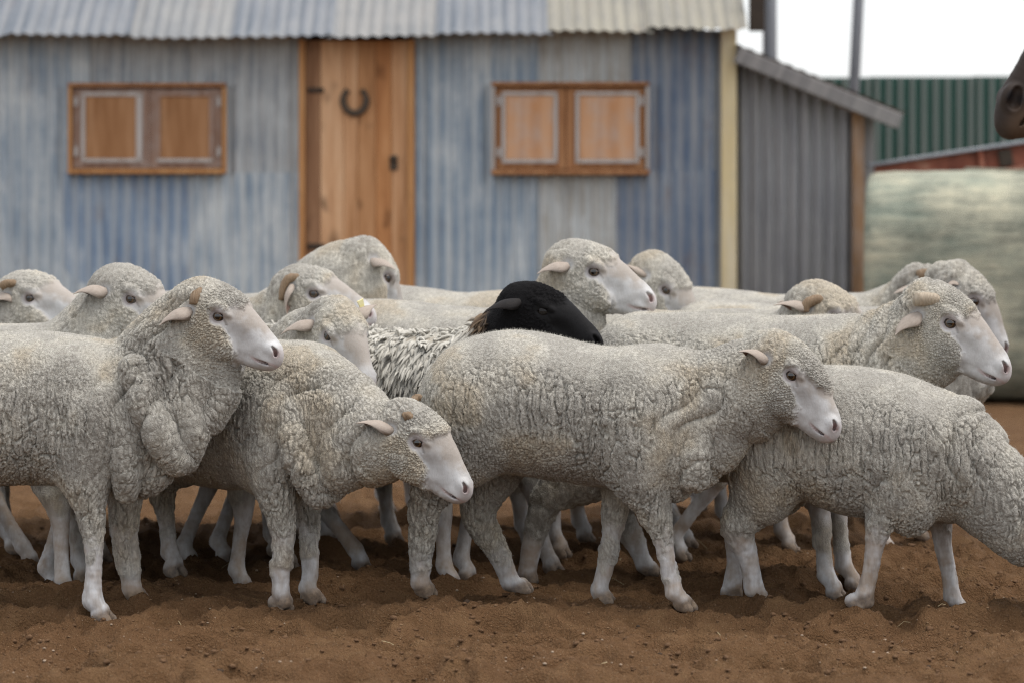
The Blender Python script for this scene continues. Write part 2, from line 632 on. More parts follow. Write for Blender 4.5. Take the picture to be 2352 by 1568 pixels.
def compute_sheep(sp):
    th = math.radians(sp['th'])
    c, sn = math.cos(th), math.sin(th)
    Yc = sp['Y']
    Xc = wx(sp['u'], Yc)
    k_ = sp.get('scale', 1.0)
    def to_local(X, Y, z):
        dx, dy = X - Xc, Y - Yc
        return np.array([dx * c + dy * sn, -dx * sn + dy * c, z])
    def PP(u, v, l=0.0):
        k = (u - U0) / FPX
        s = (k * (Yc + l * c) - Xc + l * sn) / (c - k * sn)
        return np.array([s, l, wz(v, Yc + s * sn + l * c)])
    def PY(u, v, Y): return to_local(wx(u, Y), Y, wz(v, Y))
    W2L = np.array([[c, sn, 0], [-sn, c, 0], [0, 0, 1]])
    prims = []
    # trunk
    if 'trunk' in sp:
        st = []
        for u, vt, vb, hw in sp['trunk']:
            a, b = PP(u, vt), PP(u, vb)
            st.append((a[0], a[2], b[2], hw))
    else:
        st = [(s * k_ * sp.get('len', 1.0), zt * k_, zb * k_, w * k_) for s, zt, zb, w in GENERIC]
    st = [(s, zt - .011, zb + .008, w - .012) for s, zt, zb, w in st]
    trunk(prims, st)
    S = np.array(st)
    s0, s1 = S[:, 0].min(), S[:, 0].max()
    top = np.interp(S[:, 0].mean(), S[:, 0], S[:, 1])
    Lz = top / .73
    ln = (s1 - s0) / 1.01
    hip_s, sho_s = s0 + .17 * ln, s1 - .20 * ln
    # haunches, shoulders
    for sd in (-1, 1):
        hz = np.interp(hip_s, S[:, 0], S[:, 1])
        ellipsoid(prims, (hip_s + .02, sd * .10, hz - .205), (.145 * ln, .085, .165), k=.05, group='trunk')
        shz = np.interp(sho_s, S[:, 0], S[:, 1])
        ellipsoid(prims, (sho_s - .01, sd * .095, shz - .225), (.12 * ln, .075, .165), k=.05, group='trunk')
    # head frame
    h = sp['head']
    e = h['e']
    Rw = rot_head(h['pitch'], h['yaw'], h.get('roll', 0))
    HY = h['Y']
    near = h.get('near', -1)
    eye_l = np.array([.03, near * .41, 0.0]) * e
    off = Rw @ eye_l
    Yeye = HY + off[1]
    Ow = np.array([wx(h['u'], Yeye), Yeye, wz(h['v'], Yeye)]) - off
    O = to_local(*Ow)
    R = W2L @ Rw
    def HT(x, y, z): return O + R @ (np.array([x, y, z]) * e)
    # neck
    lat = np.array([0, 1, 0.])
    if 'neck' in sp:
        pts, ru, rl = [], [], []
        for u1, v1, u2, v2, hw, *yy in sp['neck']:
            a, b = (PY(u1, v1, yy[0]), PY(u2, v2, yy[0])) if yy else (PP(u1, v1), PP(u2, v2))
            pts.append((a + b) / 2)
            ru.append(np.linalg.norm(a - b) / 2 - .012)
            rl.append(hw - .012)
        pts.append(HT(-.30, 0, -.22))
        ru.append(.42 * e)
        rl.append(.37 * e)
    else:
        B = np.array([sho_s + .02 * k_, 0, np.interp(sho_s, S[:, 0], S[:, 1]) - .20 * k_])
        H_ = HT(-.32, 0, -.20)
        M_ = (B + H_) / 2 + np.array([0, 0, sp.get('neck_bow', -.015)])
        pts = [B, M_, H_]
        g = sp.get('neck_r', 1.0)
        ru = [.17 * k_, .13 * k_ * g, .42 * e]
        rl = [.13 * k_, .105 * k_ * g, .36 * e]
    chain(prims, pts, ru, rl, lat, k=.045, n=12, group='neck')
    head_prims(prims, O, R, e, sp.get('seed', 1))
    for ex in sp.get('extra', []):
        pts = [PP(u, v, l) for u, v, l, *_ in ex['p']]
        chain(prims, pts, [p[3] for p in ex['p']], [p[4] for p in ex['p']], lat, k=ex.get('k', .02), group='fold', op=ex.get('op', '+'))
    # legs
    feet_local = []
    for lg in sp['legs']:
        sd = lg['side']
        if 'foot' in lg:
            u, v, Y = lg['foot']
            T = PY(u, v, Y)
        else:
            T = np.array([lg['fs'], sd * .095, lg.get('z', 0.0)])
        feet_local.append(T)
        if 'j' in lg:
            js = lg['j']
            vs0, vs1 = js[0][1], lg['foot'][1]
            p0 = PP(js[0][0], js[0][1], sd * lg.get('l', .105))
            Y0 = Yc + p0[0] * sn + p0[1] * c
            Y1 = lg['foot'][2]
            J, rr = [], []
            for (u, v, r) in js:
                t = (v - vs0) / (vs1 - vs0)
                J.append(PY(u, v, Y0 + (Y1 - Y0) * t))
                rr.append(r)
        elif lg['kind'] == 'f':
            sh = np.array([sho_s - .0, sd * .095, .53 * Lz])
            el = np.array([sho_s - .05, sd * .105, .395 * Lz])
            fl = T + np.array([-.06, 0, .075])
            kn = el + (fl - el) * .5 + np.array([.018, 0, 0])
            mc = (kn + fl) / 2
            J, rr = [sh, el, kn, mc, fl], [.085 * k_, .062 * k_, .034, .0245, .027]
        else:
            sh = np.array([hip_s + .03, sd * .10, .54 * Lz])
            stf = np.array([hip_s + .10, sd * .115, .41 * Lz])
            fl = T + np.array([-.055, 0, .075])
            hk = np.array([min(T[0] - .085, hip_s + .10), (sd * .10 + T[1]) / 2, .255 + T[2]])
            mc = (hk + fl) / 2 + np.array([.0, 0, 0])
            J, rr = [sh, stf, hk + np.array([.035, 0, .055]), hk, mc, fl], [.12 * k_, .095 * k_, .055, .040, .027, .028]
        leg_prims(prims, J, rr, T, 0, sd)

    # polygonise, refine, project
    V, Q = surface_nets(prims, sp.get('grid', .0105 if sp.get('lod', 1) == 2 else .013))
    V = V.astype(np.float32)
    NG = None
    cl = to_local(0, 0, CAM_H)
    lod = sp.get('lod', 1)
    def project(V, Q, it=2):
        for _ in range(it):
            N = vert_normals(V, Q)
            d = sdf(prims, V.astype(np.float32))
            V = V - N * np.clip(d, -.012, .012)[:, None] * .9
        return V
    V = project(V, Q, 3)
    for lv in range(1, lod + 2):
        FC = V[Q].mean(1)
        a, b, c_, d_ = V[Q[:, 0]], V[Q[:, 1]], V[Q[:, 2]], V[Q[:, 3]]
        FN = np.cross(c_ - a, d_ - b)
        FN /= np.linalg.norm(FN, axis=1)[:, None] + 1e-12
        fac = np.einsum('ij,ij->i', FN, (cl - FC) / np.linalg.norm(cl - FC, axis=1)[:, None])
        vis = fac > -.2
        hl = (FC - O) @ R / e
        inhead = (np.abs(hl[:, 1]) < .8) & (hl[:, 0] > -.75) & (hl[:, 0] < 1.3) & (np.abs(hl[:, 2]) < .85) & (hl[:, 1] * near > -.3)
        face = inhead & (hl[:, 0] > -.30) & (hl[:, 2] > -.6)
        FX = Xc + FC[:, 0] * c - FC[:, 1] * sn
        FY = Yc + FC[:, 0] * sn + FC[:, 1] * c
        fu, fv = U0 + FX / FY * FPX, V0 + (CAM_H - FC[:, 2]) / FY * FPX
        u0_, v0_, u1_, v1_ = sp.get('zone', (-60, 0, 2412, 1700 if lod == 2 else 810))
        seen = (fu > max(u0_, -60)) & (fu < min(u1_, 2412)) & (fv < v1_) & (fv > v0_)
        sel = (vis if lv == 1 else fac > .06) & seen
        if lv == lod + 1: sel = (fac > -.05) & face & seen
        if lv == lod + 1 and not sp.get('face', True): break
        if sel.any():
            V, Q, NG = refine(V, Q, NG, sel)
            V = project(V, Q, 2)
    N = vert_normals(V, Q)
    # ------------ masks
    P = V.astype(np.float32)
    hl = (P - O) @ R / e
    inhead = ((hl[:, 0] > -.55) & (hl[:, 0] < 1.35) & (np.abs(hl[:, 1]) < .8) & (hl[:, 2] > -.95) & (hl[:, 2] < .8))
    sd_ = sp.get('seed', 1)
    nz = fbm(P / .02, 2, sd_ + 5) - .5
    ftop = sp.get('facewool', 0.0)
    xw = np.interp(hl[:, 2], XW_Z, XW_X) + np.where(hl[:, 2] > .1, ftop, 0) * sstep(.34 - np.abs(hl[:, 1]), 0, .2)
    bare = np.where(inhead, sstep(hl[:, 0] - xw + nz * .26, -.09, .11), 0)
    eyed = np.sqrt((hl[:, 0] - .01) ** 2 + (np.abs(hl[:, 1]) - .40) ** 2 + hl[:, 2] ** 2)
    bare = np.maximum(bare, np.where(inhead, 1 - sstep(eyed + nz * .05, .11, .165), 0))
    eard = np.sqrt((hl[:, 0] + .43) ** 2 + (np.abs(hl[:, 1]) - .40) ** 2 + (hl[:, 2] - sp.get('ear', {}).get('bz', -.16)) ** 2)
    wool = (1 - bare) * (.15 + .85 * sstep(eard, .05, .15))
    # legs: bare below knee or hock
    zl = P[:, 2]
    lwf, lwh = sp.get('legwool', (.235, .17))
    isleg = zl < .36
    smid = (hip_s + sho_s) / 2
    thr = np.where(P[:, 0] > smid, lwf, lwh) + nz * .09
    patch = sp.get('tuft', 0.0)
    legw = sstep(zl - thr, -.035, .03)
    if patch:
        front = P[:, 0] > smid
        pm = sstep(zl, .075, .10) * (1 - sstep(zl, .17, .24)) * sstep(fbm(P / .05, 2, sd_ + 9), .42, .56)
        legw = np.maximum(legw, pm * patch * .75 * np.where(front, 1, .8))
    onhead = inhead & (hl[:, 0] > -.2)
    dtr = sdf([p for p in prims if p.group in ('trunk', 'fold', 'neck')], P)
    away = sstep(dtr, -.004, .022)
    legw = 1 - (1 - legw) * away
    leg = np.where(isleg & ~onhead, away * (1 - sstep(zl, .26, .36)), 0)
    wool = np.where(isleg & ~onhead, np.minimum(wool, legw), wool)
    pink = np.where(inhead, np.maximum.reduce([
        1 - sstep(np.sqrt((hl[:, 0] - 1.06) ** 2 + (np.abs(hl[:, 1]) - .10) ** 2 + (hl[:, 2] + .02) ** 2), .04, .13),
        .25 * (1 - sstep(eyed, .10, .15)),
        .55 * sstep(hl[:, 0], .72, .85) * (1 - sstep(np.abs(hl[:, 2] - np.interp(hl[:, 0], [.78, .9, 1.02, 1.12], [-.265, -.262, -.225, -.185])), .012, .04)),
        .22 * sstep(hl[:, 0], 1.02, 1.14)]), 0)
    ay = np.abs(hl[:, 1])
    tan = np.where(inhead, sstep(hl[:, 2] + nz * .3, .0, .22) * sstep(hl[:, 0], -.1, .3) * (1 - sstep(hl[:, 0], .75, 1.0)), 0)
    tan = np.maximum(tan, np.where(inhead, .9 * (1 - sstep(np.sqrt((hl[:, 0] - .17) ** 2 + (hl[:, 2] - .07) ** 2), .03, .14)), 0))
    tt = np.clip(((hl[:, 0] - .08) * .13 + (hl[:, 2] - .03) * -.06) / (.13 ** 2 + .06 ** 2), 0, 1)
    tear = np.where(inhead, .7 * (1 - .5 * tt) * (1 - sstep(np.sqrt((hl[:, 0] - .08 - .13 * tt) ** 2 + (hl[:, 2] - .03 + .06 * tt) ** 2), .006, .026)), 0)
    tear = np.maximum(tear, np.where(inhead, .45 * (1 - sstep(eyed, .085, .125)), 0))
    hoof = np.zeros(len(P), np.float32)
    for T in feet_local:
        q = P - T
        near_ = (np.abs(q[:, 1]) < .06) & (q[:, 0] > -.09) & (q[:, 0] < .03)
        hoof = np.maximum(hoof, np.where(near_, (1 - sstep(q[:, 2] - q[:, 0] * .35, .036, .058)), 0))
    dark = np.zeros(len(P), np.float32)
    if sp.get('black'):
        dark = sstep(hl[:, 0] - .35 * np.maximum(-hl[:, 2] - .2, 0) + .15 * nz, -1.25, -.72)
        dark = np.where((P[:, 0] > sho_s - .05) & (P[:, 2] > .5), dark, 0)
    # ------------ wool relief
    view = (cl - P) / np.linalg.norm(cl - P, axis=1)[:, None]
    W = (wool > .02) & (np.einsum('ij,ij->i', N, view) > -.4)
    lo = lod <= 1
    neck = sstep(P[:, 0], sho_s - .02, sho_s + .14)
    hd = np.where(inhead, sstep(hl[:, 0], -.6, -.3), 0)
    def relief(P, N, neck, hd):
        topn = sstep(N[:, 2], .35, .85)
        warp = np.stack([vnoise(P / .03, sd_ + 20 + i) - .5 for i in range(3)], 1) * np.array([.009, .009, .02])
        if not lo: warp += np.stack([vnoise(P / .008, sd_ + 30 + i) - .5 for i in range(3)], 1) * .0042
        sh_ = (vnoise(P / .22, sd_ + 80) - .5) * .10
        Pw = P + warp
        Pw[:, 0] += sh_ * 1.0
        bm_ = (neck < .98) & (hd < .98)
        F1 = np.zeros(len(P), np.float32); ed = F1 + 1; ID = F1 + .5
        cs = np.array((.0080, .0085, .055) if not lo else (.012, .013, .06))
        if bm_.any():
            f1, f2, i_ = voro(Pw[bm_] / cs, sd_)
            F1[bm_], ed[bm_], ID[bm_] = f1, f2 - f1, i_
        stap = np.exp(-(ed / .16) ** 2) * (1 - .15 * ID)
        hgt = -.0038 * stap * (1 - .7 * topn)
        nm = (neck > .02) & (hd < .98)
        hn = np.zeros(len(P), np.float32); IDn = hn + .5
        if nm.any():
            f1, f2, i_ = voro(Pw[nm] / np.array([.0088, .0094, .042]), sd_ + 3)
            hn[nm] = -.0045 * np.exp(-((f2 - f1) / .17) ** 2) + (.5 - f1) * .0004
            IDn[nm] = i_
        hh = np.zeros(len(P), np.float32)
        hm = hd > .02
        if hm.any():
            f1, f2, i_ = voro(Pw[hm] / (.0066 if not lo else .011), sd_ + 4)
            hh[hm] = -.0034 * np.exp(-((f2 - f1) / .22) ** 2) + (.5 - f1) * .002
        amp = .35 + .95 * fbm(P / .10, 2, sd_ + 7)
        d = (hgt * (1 - neck) + hn * neck) * amp * ca * (1 - hd) + hh * hd
        wl2 = np.stack([fbm(P / .07, 2, sd_ + 40 + i) - .5 for i in range(3)], 1) * np.array([.022, .022, .09])
        gate = sstep(fbm(P / .13, 2, sd_ + 12), .36, .56) * (1 - topn) * (1 - hd) * (.55 + .45 * (vnoise(P / .02, sd_ + 13) > .4))
        gm = gate > .02
        if gm.any():
            G1, G2, _ = voro((P + wl2 + warp)[gm] / np.array([.021, .023, .17]), sd_ + 8)
            d[gm] -= .0085 * ca * np.exp(-((G2 - G1) / .08) ** 2) * gate[gm]
        lumps = (fbm(P / .045, 2, sd_ + 2) - .5) * .003 + (fbm(P / .13, 2, sd_ + 6) - .5) * .012
        ph = P[:, 0] * .75 + (P[:, 2] - .6) * -.35
        fl_ = np.abs(np.sin((ph / sp.get('fold_w', .075) + (fbm(P / .15, 2, sd_ + 15) - .5) * 2.4) * math.pi))
        folds = (np.sqrt(fl_) - .55) * .020 * sp.get('folds', .6) * neck * (1 - hd) * sstep(P[:, 2], .30, .42) * (1 - .5 * topn)
        d += lumps * (1 - .6 * hd) + folds
        if not lo: d += (vnoise(P / .0042, sd_ + 50) - .5) * .0015
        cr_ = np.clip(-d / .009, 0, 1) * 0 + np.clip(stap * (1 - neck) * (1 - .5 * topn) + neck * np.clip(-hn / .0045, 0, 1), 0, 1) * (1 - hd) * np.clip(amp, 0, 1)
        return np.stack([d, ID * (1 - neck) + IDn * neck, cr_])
    ca = sp.get('crack', 1.0)
    thick = sp.get('thick', .012)
    D = wool * thick * (1 - .45 * leg) + wool * leg * .009 * (fbm(P / np.array([.013, .013, .022]), 2, sd_ + 66) - .5)
    tint = np.full(len(P), .5, np.float32)
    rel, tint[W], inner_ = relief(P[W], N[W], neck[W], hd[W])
    crack_shade = np.zeros(len(P), np.float32)
    crack_shade[W] = inner_
    D[W] += wool[W] * rel
    if not lo:
        B = wool < .98
        D[B] += (1 - wool[B]) * ((fbm(P[B] / .03, 2, sd_ + 61) - .5) * .0022 + leg[B] * (fbm(P[B] / np.array([.014, .014, .04]), 2, sd_ + 63) - .5) * .006)
    V = P + N * D[:, None]
    dirt = fbm(P / .11, 3, sd_ + 70) + sp.get('warm', 0.0)
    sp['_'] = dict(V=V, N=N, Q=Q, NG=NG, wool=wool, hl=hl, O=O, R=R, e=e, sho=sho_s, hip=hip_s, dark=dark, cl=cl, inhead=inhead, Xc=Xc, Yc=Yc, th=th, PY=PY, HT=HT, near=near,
                   attrs=dict(wool=wool, pink=pink, hoof=hoof, tint=tint, dirt=dirt, dark=dark, tan=tan, tear=tear, leg=leg, crack_shade=crack_shade))
    return sp

def realise_sheep(sp):
    d = sp['_']
    O, R, e, HT, PY, near, Xc, Yc = (d[k] for k in ('O', 'R', 'e', 'HT', 'PY', 'near', 'Xc', 'Yc'))
    th, h = d['th'], sp['head']
    c, sn = math.cos(th), math.sin(th)
    root = empty(sp.get('name', 'sheep'), (Xc, Yc, 0), th)
    tag(root, sp['label'], sp.get('cat', 'sheep'), 'sheep of the flock')
    me = to_mesh('body', d['V'], d['Q'], d['NG'], d['attrs'])
    body = link_mesh('body', me, MAT['coat'], root)
    # ------------ eyes
    for s in (-1, 1):
        o = link_mesh('eye', EYE_DARK if sp.get('black') else EYE_MESH, None, root)
        p = HT(.02, s * .325, -.005)
        M = Matrix([[R[i, 0], R[i, 1], R[i, 2], p[i]] for i in range(3)] + [[0, 0, 0, 1]])
        o.matrix_local = M @ Matrix.Diagonal((.105 * e, .105 * e, .105 * e, 1))
    # ------------ ears
    er = sp.get('ear', {})
    for s in (-1, 1):
        base = HT(-.43, s * .36, er.get('bz', -.16))
        if s == near and 'tip' in er:
            u, v = er['tip']
            bw = (Xc + base[0] * c - base[1] * sn, Yc + base[0] * sn + base[1] * c)
            tip = PY(u, v, bw[1] + er.get('dy', -.05))
        else:
            dv = np.array(er.get('dir', (-.45, .85, -.05)))
            dv = dv * np.array([1, s, 1])
            dv = dv / np.linalg.norm(dv) * er.get('len', .115)
            tip = base + R @ dv
        D_ = Vector(tip - base)
        ln_ = D_.length
        D_.normalize()
        up = Vector(er.get('up', (0.0, 0, 1.0)))
        nrm = (up - D_ * up.dot(D_)).normalized()
        sidev = nrm.cross(D_)
        M = Matrix([[D_[i], sidev[i], nrm[i], base[i]] for i in range(3)] + [[0, 0, 0, 1]])
        o = link_mesh('ear', EAR_DARK if sp.get('black') else EAR_MESH, None, root)
        o.matrix_local = M @ Matrix.Diagonal((ln_, .056 * er.get('w', 1.0), .042 * er.get('w', 1.0), 1))
        if s == -near and sp.get('ear_tag'):
            t = link_mesh('ear_tag', TAG_MESH, None, root)
            t.matrix_local = Matrix.Translation(Vector(base) + D_ * ln_ * .55 + nrm * .022) @ M.to_3x3().normalized().to_4x4()
    for hn in sp.get('horn', []):
        pts = [PY(u, v, h['Y'] + dy) for u, v, dy in hn['p']]
        A = catmull(np.array(pts), 3 * len(pts))
        n = len(A)
        r0 = hn['r']
        rad = [r0 * (1.0 - hn.get('taper', .15) * i / (n - 1)) * (1 + .05 * math.sin(i * 2.4)) for i in range(n)]
        me2 = tube_mesh('horn', A, rad, 14, squash=hn.get('sq', .85))
        link_mesh('horn', me2, MAT[hn.get('mat', 'horn')], root)
    d['root'] = root
    return sp

def blades(sp, count, length, width, zmin=.30, gate=None, name='wool_fibres', droop=.3, seed=3, segs=1, mat='fibre', lean=.6, curl=.0):
    """thin tapering locks rooted in the fleece: one child mesh of the sheep"""
    d = sp['_']
    rng = np.random.default_rng(seed)
    V, N, Q = d['V'], d['N'], d['Q']
    FC = V[Q].mean(1)
    a, b = V[Q[:, 2]] - V[Q[:, 0]], V[Q[:, 3]] - V[Q[:, 1]]
    ar = np.linalg.norm(np.cross(a, b), axis=1)
    w = d['wool'][Q].mean(1)
    fn = np.cross(a, b)
    fn /= np.linalg.norm(fn, axis=1)[:, None] + 1e-12
    vis = np.einsum('ij,ij->i', fn, d['cl'] - FC) / np.linalg.norm(d['cl'] - FC, axis=1) > -.35
    pr = ar * (w > .6) * vis
    if gate is not None: pr = pr * gate(FC, d, Q)
    if pr.sum() <= 0: return
    pick = rng.choice(len(Q), count, p=pr / pr.sum())
    p = FC[pick] - fn[pick] * .004
    n = fn[pick]
    L = length * rng.uniform(.5, 1.3, count)
    dirn = n + rng.normal(0, lean * .5, (count, 3)) + np.array([0, 0, -droop])
    dirn /= np.linalg.norm(dirn, axis=1)[:, None]
    sid = np.cross(dirn, rng.normal(0, 1, (count, 3)))
    sid /= np.linalg.norm(sid, axis=1)[:, None] + 1e-9
    W = width * rng.uniform(.6, 1.4, count)
    dk = d['dark'][Q].mean(1)[pick]
    if segs == 1:
        VV = np.stack([p - sid * W[:, None], p + sid * W[:, None], p + dirn * L[:, None]], 1).reshape(-1, 3)
        FF = np.arange(count * 3).reshape(-1, 3)
        nv = 3
    else:
        oth = np.cross(dirn, sid)
        rings = []
        K = 4
        for i in range(segs + 1):
            t = i / segs
            prof = (.75 + .6 * t) if t < .4 else max(0.02, 1.35 * (1 - ((t - .4) / .6) ** 1.6))
            cpt = p + dirn * (L * t)[:, None] + np.array([0, 0, -1]) * (curl * L * t * t)[:, None]
            for k in range(K):
                an = 2 * math.pi * k / K
                rings.append(cpt + (sid * math.cos(an) + oth * math.sin(an) * .7) * (W * prof)[:, None])
        VV = np.stack(rings, 1).reshape(-1, 3)
        nv = (segs + 1) * K
        f0 = []
        for i in range(segs):
            for k in range(K):
                k2 = (k + 1) % K
                f0.append((i * K + k, i * K + k2, (i + 1) * K + k2, (i + 1) * K + k))
        f0 = np.array(f0)
        FF = (f0[None] + (np.arange(count) * nv)[:, None, None]).reshape(-1, 4)
    me = bpy.data.meshes.new(name)
    me.vertices.add(len(VV))
    me.vertices.foreach_set('co', VV.astype(np.float32).ravel())
    me.loops.add(FF.size)
    me.loops.foreach_set('vertex_index', FF.astype(np.int32).ravel())
    me.polygons.add(len(FF))
    k = FF.shape[1]
    me.polygons.foreach_set('loop_start', (np.arange(len(FF)) * k).astype(np.int32))
    me.polygons.foreach_set('loop_total', np.full(len(FF), k, np.int32))
    me.polygons.foreach_set('use_smooth', np.ones(len(FF), bool))
    at = me.attributes.new('dark', 'FLOAT', 'POINT')
    at.data.foreach_set('value', np.repeat(dk, nv).astype(np.float32))
    at = me.attributes.new('tint', 'FLOAT', 'POINT')
    at.data.foreach_set('value', np.repeat(rng.random(count), nv).astype(np.float32))
    me.update(calc_edges=True)
    o = link_mesh(name, me, MAT[mat], d['root'])
    o['kind'] = 'stuff'
    return o

def make_eye(mat):
    bm = bmesh.new()
    bmesh.ops.create_uvsphere(bm, u_segments=24, v_segments=14, radius=1.0)
    for f in bm.faces: f.smooth = True
    me = bpy.data.meshes.new('eye')
    bm.to_mesh(me)
    bm.free()
    me.materials.append(mat)
    return me

def make_ear(mat):
    """leaf rolled into a scoop: x 0..1 along, opening towards -z"""
    nt, na = 16, 11
    vs, fs, inn = [], [], []
    for layer in (0, 1):
        for i in range(nt + 1):
            t = i / nt
            w = .42 + 1.0 * math.sin(min(t / .42, 1) * math.pi / 2) * .55
            if t > .42: w = .97 * (1 - ((t - .42) / .58) ** 1.35) ** 1.0 if t < 1 else .02
            w = max(w, .03)
            roll = math.radians(150 - 95 * min(t / .8, 1))       # half opening angle of the scoop
            r = w / max(math.sin(min(roll, math.pi / 2)), .35) * .62
            for j in range(na):
                a = (j / (na - 1) * 2 - 1) * roll
                rr = r - (.045 if layer else 0)
                vs.append((t, math.sin(a) * rr, (math.cos(a) * rr - r * .35) + .03 * math.sin(t * 3)))
                inn.append(layer)
    n1 = (nt + 1) * na
    for layer in (0, 1):
        for i in range(nt):
            for j in range(na - 1):
                q = [layer * n1 + i * na + j, layer * n1 + i * na + j + 1, layer * n1 + (i + 1) * na + j + 1, layer * n1 + (i + 1) * na + j]
                fs.append(q if layer else q[::-1])
    for i in range(nt):
        for j in (0, na - 1):
            q = [i * na + j, (i + 1) * na + j, n1 + (i + 1) * na + j, n1 + i * na + j]
            fs.append(q if j else q[::-1])
    for j in range(na - 1):
        q = [nt * na + j, nt * na + j + 1, n1 + nt * na + j + 1, n1 + nt * na + j]
        fs.append(q)
    me = mesh_py('ear', vs, fs, True)
    a = me.attributes.new('inner', 'FLOAT', 'POINT')
    a.data.foreach_set('value', inn)
    me.materials.append(mat)
    return me

def make_tag():
    bm = bmesh.new()
    bmesh.ops.create_cube(bm, size=1.0)
    for v in bm.verts: v.co = Vector((v.co.x * .018 * (1.3 if v.co.z > 0 else .8), v.co.y * .004, v.co.z * .03))
    bmesh.ops.bevel(bm, geom=list(bm.edges), offset=.0015, segments=1, affect='EDGES')
    me = bpy.data.meshes.new('ear_tag')
    bm.to_mesh(me)
    bm.free()
    me.materials.append(MAT['tag'])
    return me
# ------------------------------------------------------------------ animal materials
MAT = {}
def mat_coat():
    t = NT('sheep_coat')
    ob = t.coord('Object')
    wool, pink, hoof, tint, dirt, dark = (t.attr(k) for k in ('wool', 'pink', 'hoof', 'tint', 'dirt', 'dark'))
    fine = t.noise(ob, 260, 3, .6)
    mid = t.noise(ob, 70, 4, .6)
    wc = t.ramp(dirt, [(.36, (.36, .345, .31)), (.46, (.49, .47, .415)), (.57, (.59, .555, .47)), (.68, (.50, .42, .30))])
    wc = t.mix(t.math('MULTIPLY', tint, .38), wc, (.70, .67, .595))
    wc = t.mix(t.math('MULTIPLY', t.ramp(mid, [(.35, 0.0), (.75, 1.0)]), .35), wc, (.24, .21, .175))
    wc = t.mix(t.math('MULTIPLY', fine, .25), wc, (.64, .59, .50))
    strk = t.noise(t.coord('Object', (1, 1, .28)), 125, 3, .65)
    wc = t.mix(t.math('MULTIPLY', t.ramp(strk, [(.42, 1.0), (.60, 0.0)]), .40), wc, (.19, .172, .145))
    wc = t.mix(t.math('MULTIPLY', t.attr('crack_shade'), .50), wc, (.11, .092, .068))  # crevice shade between the staples painted into the wool colour
    hair = t.noise(t.coord('Object', (1, 1, .35)), 150, 3, .6)
    sk = t.ramp(t.noise(ob, 24, 4, .6), [(.30, (.46, .45, .44)), (.52, (.58, .58, .575)), (.74, (.67, .675, .675))])
    sk = t.mix(t.math('MULTIPLY', t.attr('tan'), t.math('ADD', .6, t.math('MULTIPLY', fine, .5))), sk, (.365, .315, .265))
    sk = t.mix(t.math('MULTIPLY', hair, .35), sk, (.40, .36, .33))
    lg = t.attr('leg')
    lc = t.ramp(t.noise(t.coord('Object', (1, 1, .4)), 34, 5, .65), [(.30, (.34, .30, .27)), (.50, (.52, .50, .485)), (.70, (.67, .67, .675))])
    lc = t.mix(t.math('MULTIPLY', t.ramp(t.noise(ob, 14, 3, .55), [(.44, 0.0), (.64, 1.0)]), .68), lc, (.33, .235, .155))
    sk = t.mix(lg, sk, lc)
    sk = t.mix(t.math('MULTIPLY', pink, .80), sk, (.40, .22, .20))
    sk = t.mix(t.math('MULTIPLY', t.attr('tear'), .85), sk, (.060, .036, .028))
    sk = t.mix(t.math('MULTIPLY', hoof, .80), sk, t.ramp(mid, [(.35, (.10, .062, .036)), (.65, (.27, .19, .12))]))
    sp = t.ramp(t.noise(ob, 120, 2, .5), [(.70, 0.0), (.76, 1.0)])
    sk = t.mix(t.math('MULTIPLY', sp, .16), sk, (.12, .08, .06))
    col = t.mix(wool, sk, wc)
    dk = t.mix(fine, (.003, .003, .004), (.009, .008, .008))
    brown = t.mix(fine, (.05, .035, .025), (.12, .085, .06))
    dcol = t.mix(t.ramp(dark, [(.35, 0.0), (.75, 1.0)]), brown, dk)
    col = t.mix(t.ramp(dark, [(.02, 0.0), (.25, 1.0)]), col, dcol)
    t.base(col)
    t.rough(t.math('SUBTRACT', .92, t.math('MULTIPLY', t.math('SUBTRACT', 1.0, wool), .28)))
    t.b.inputs['Specular IOR Level'].default_value = .15
    vo = t.add('ShaderNodeTexVoronoi', feature='DISTANCE_TO_EDGE')
    vo.inputs['Scale'].default_value = 230
    t.link(t.coord('Object', (1, 1, .45)), vo.inputs['Vector'])
    hgt = t.mix(wool, t.mix(.5, t.noise(ob, 45, 5, .7), t.mix(.5, hair, t.noise(t.coord('Object', (1, 1, .3)), 330, 2, .6))), t.mix(.4, t.ramp(vo.outputs['Distance'], [(0, 0.0), (.25, 1.0)]), fine))
    t.normal(t.bump(hgt, .6, .0036))
    t.link(t.math('MULTIPLY', t.math('SUBTRACT', 1.0, dark), .08), t.b.inputs['Sheen Weight'])
    t.b.inputs['Sheen Roughness'].default_value = .6
    return t.m
MAT['coat'] = mat_coat()

def mat_fibre():
    t = NT('fibre')
    tint, dark = t.attr('tint'), t.attr('dark')
    c = t.ramp(tint, [(0, (.45, .425, .37)), (1, (.60, .575, .51))])
    dcol = t.mix(t.ramp(dark, [(.35, 0.0), (.75, 1.0)]), t.mix(tint, (.09, .06, .038), (.24, .17, .11)), (.012, .01, .01))
    c = t.mix(t.ramp(dark, [(.02, 0.0), (.25, 1.0)]), c, dcol)
    t.base(c)
    t.rough(.9)
    return t.m
MAT['fibre'] = mat_fibre()

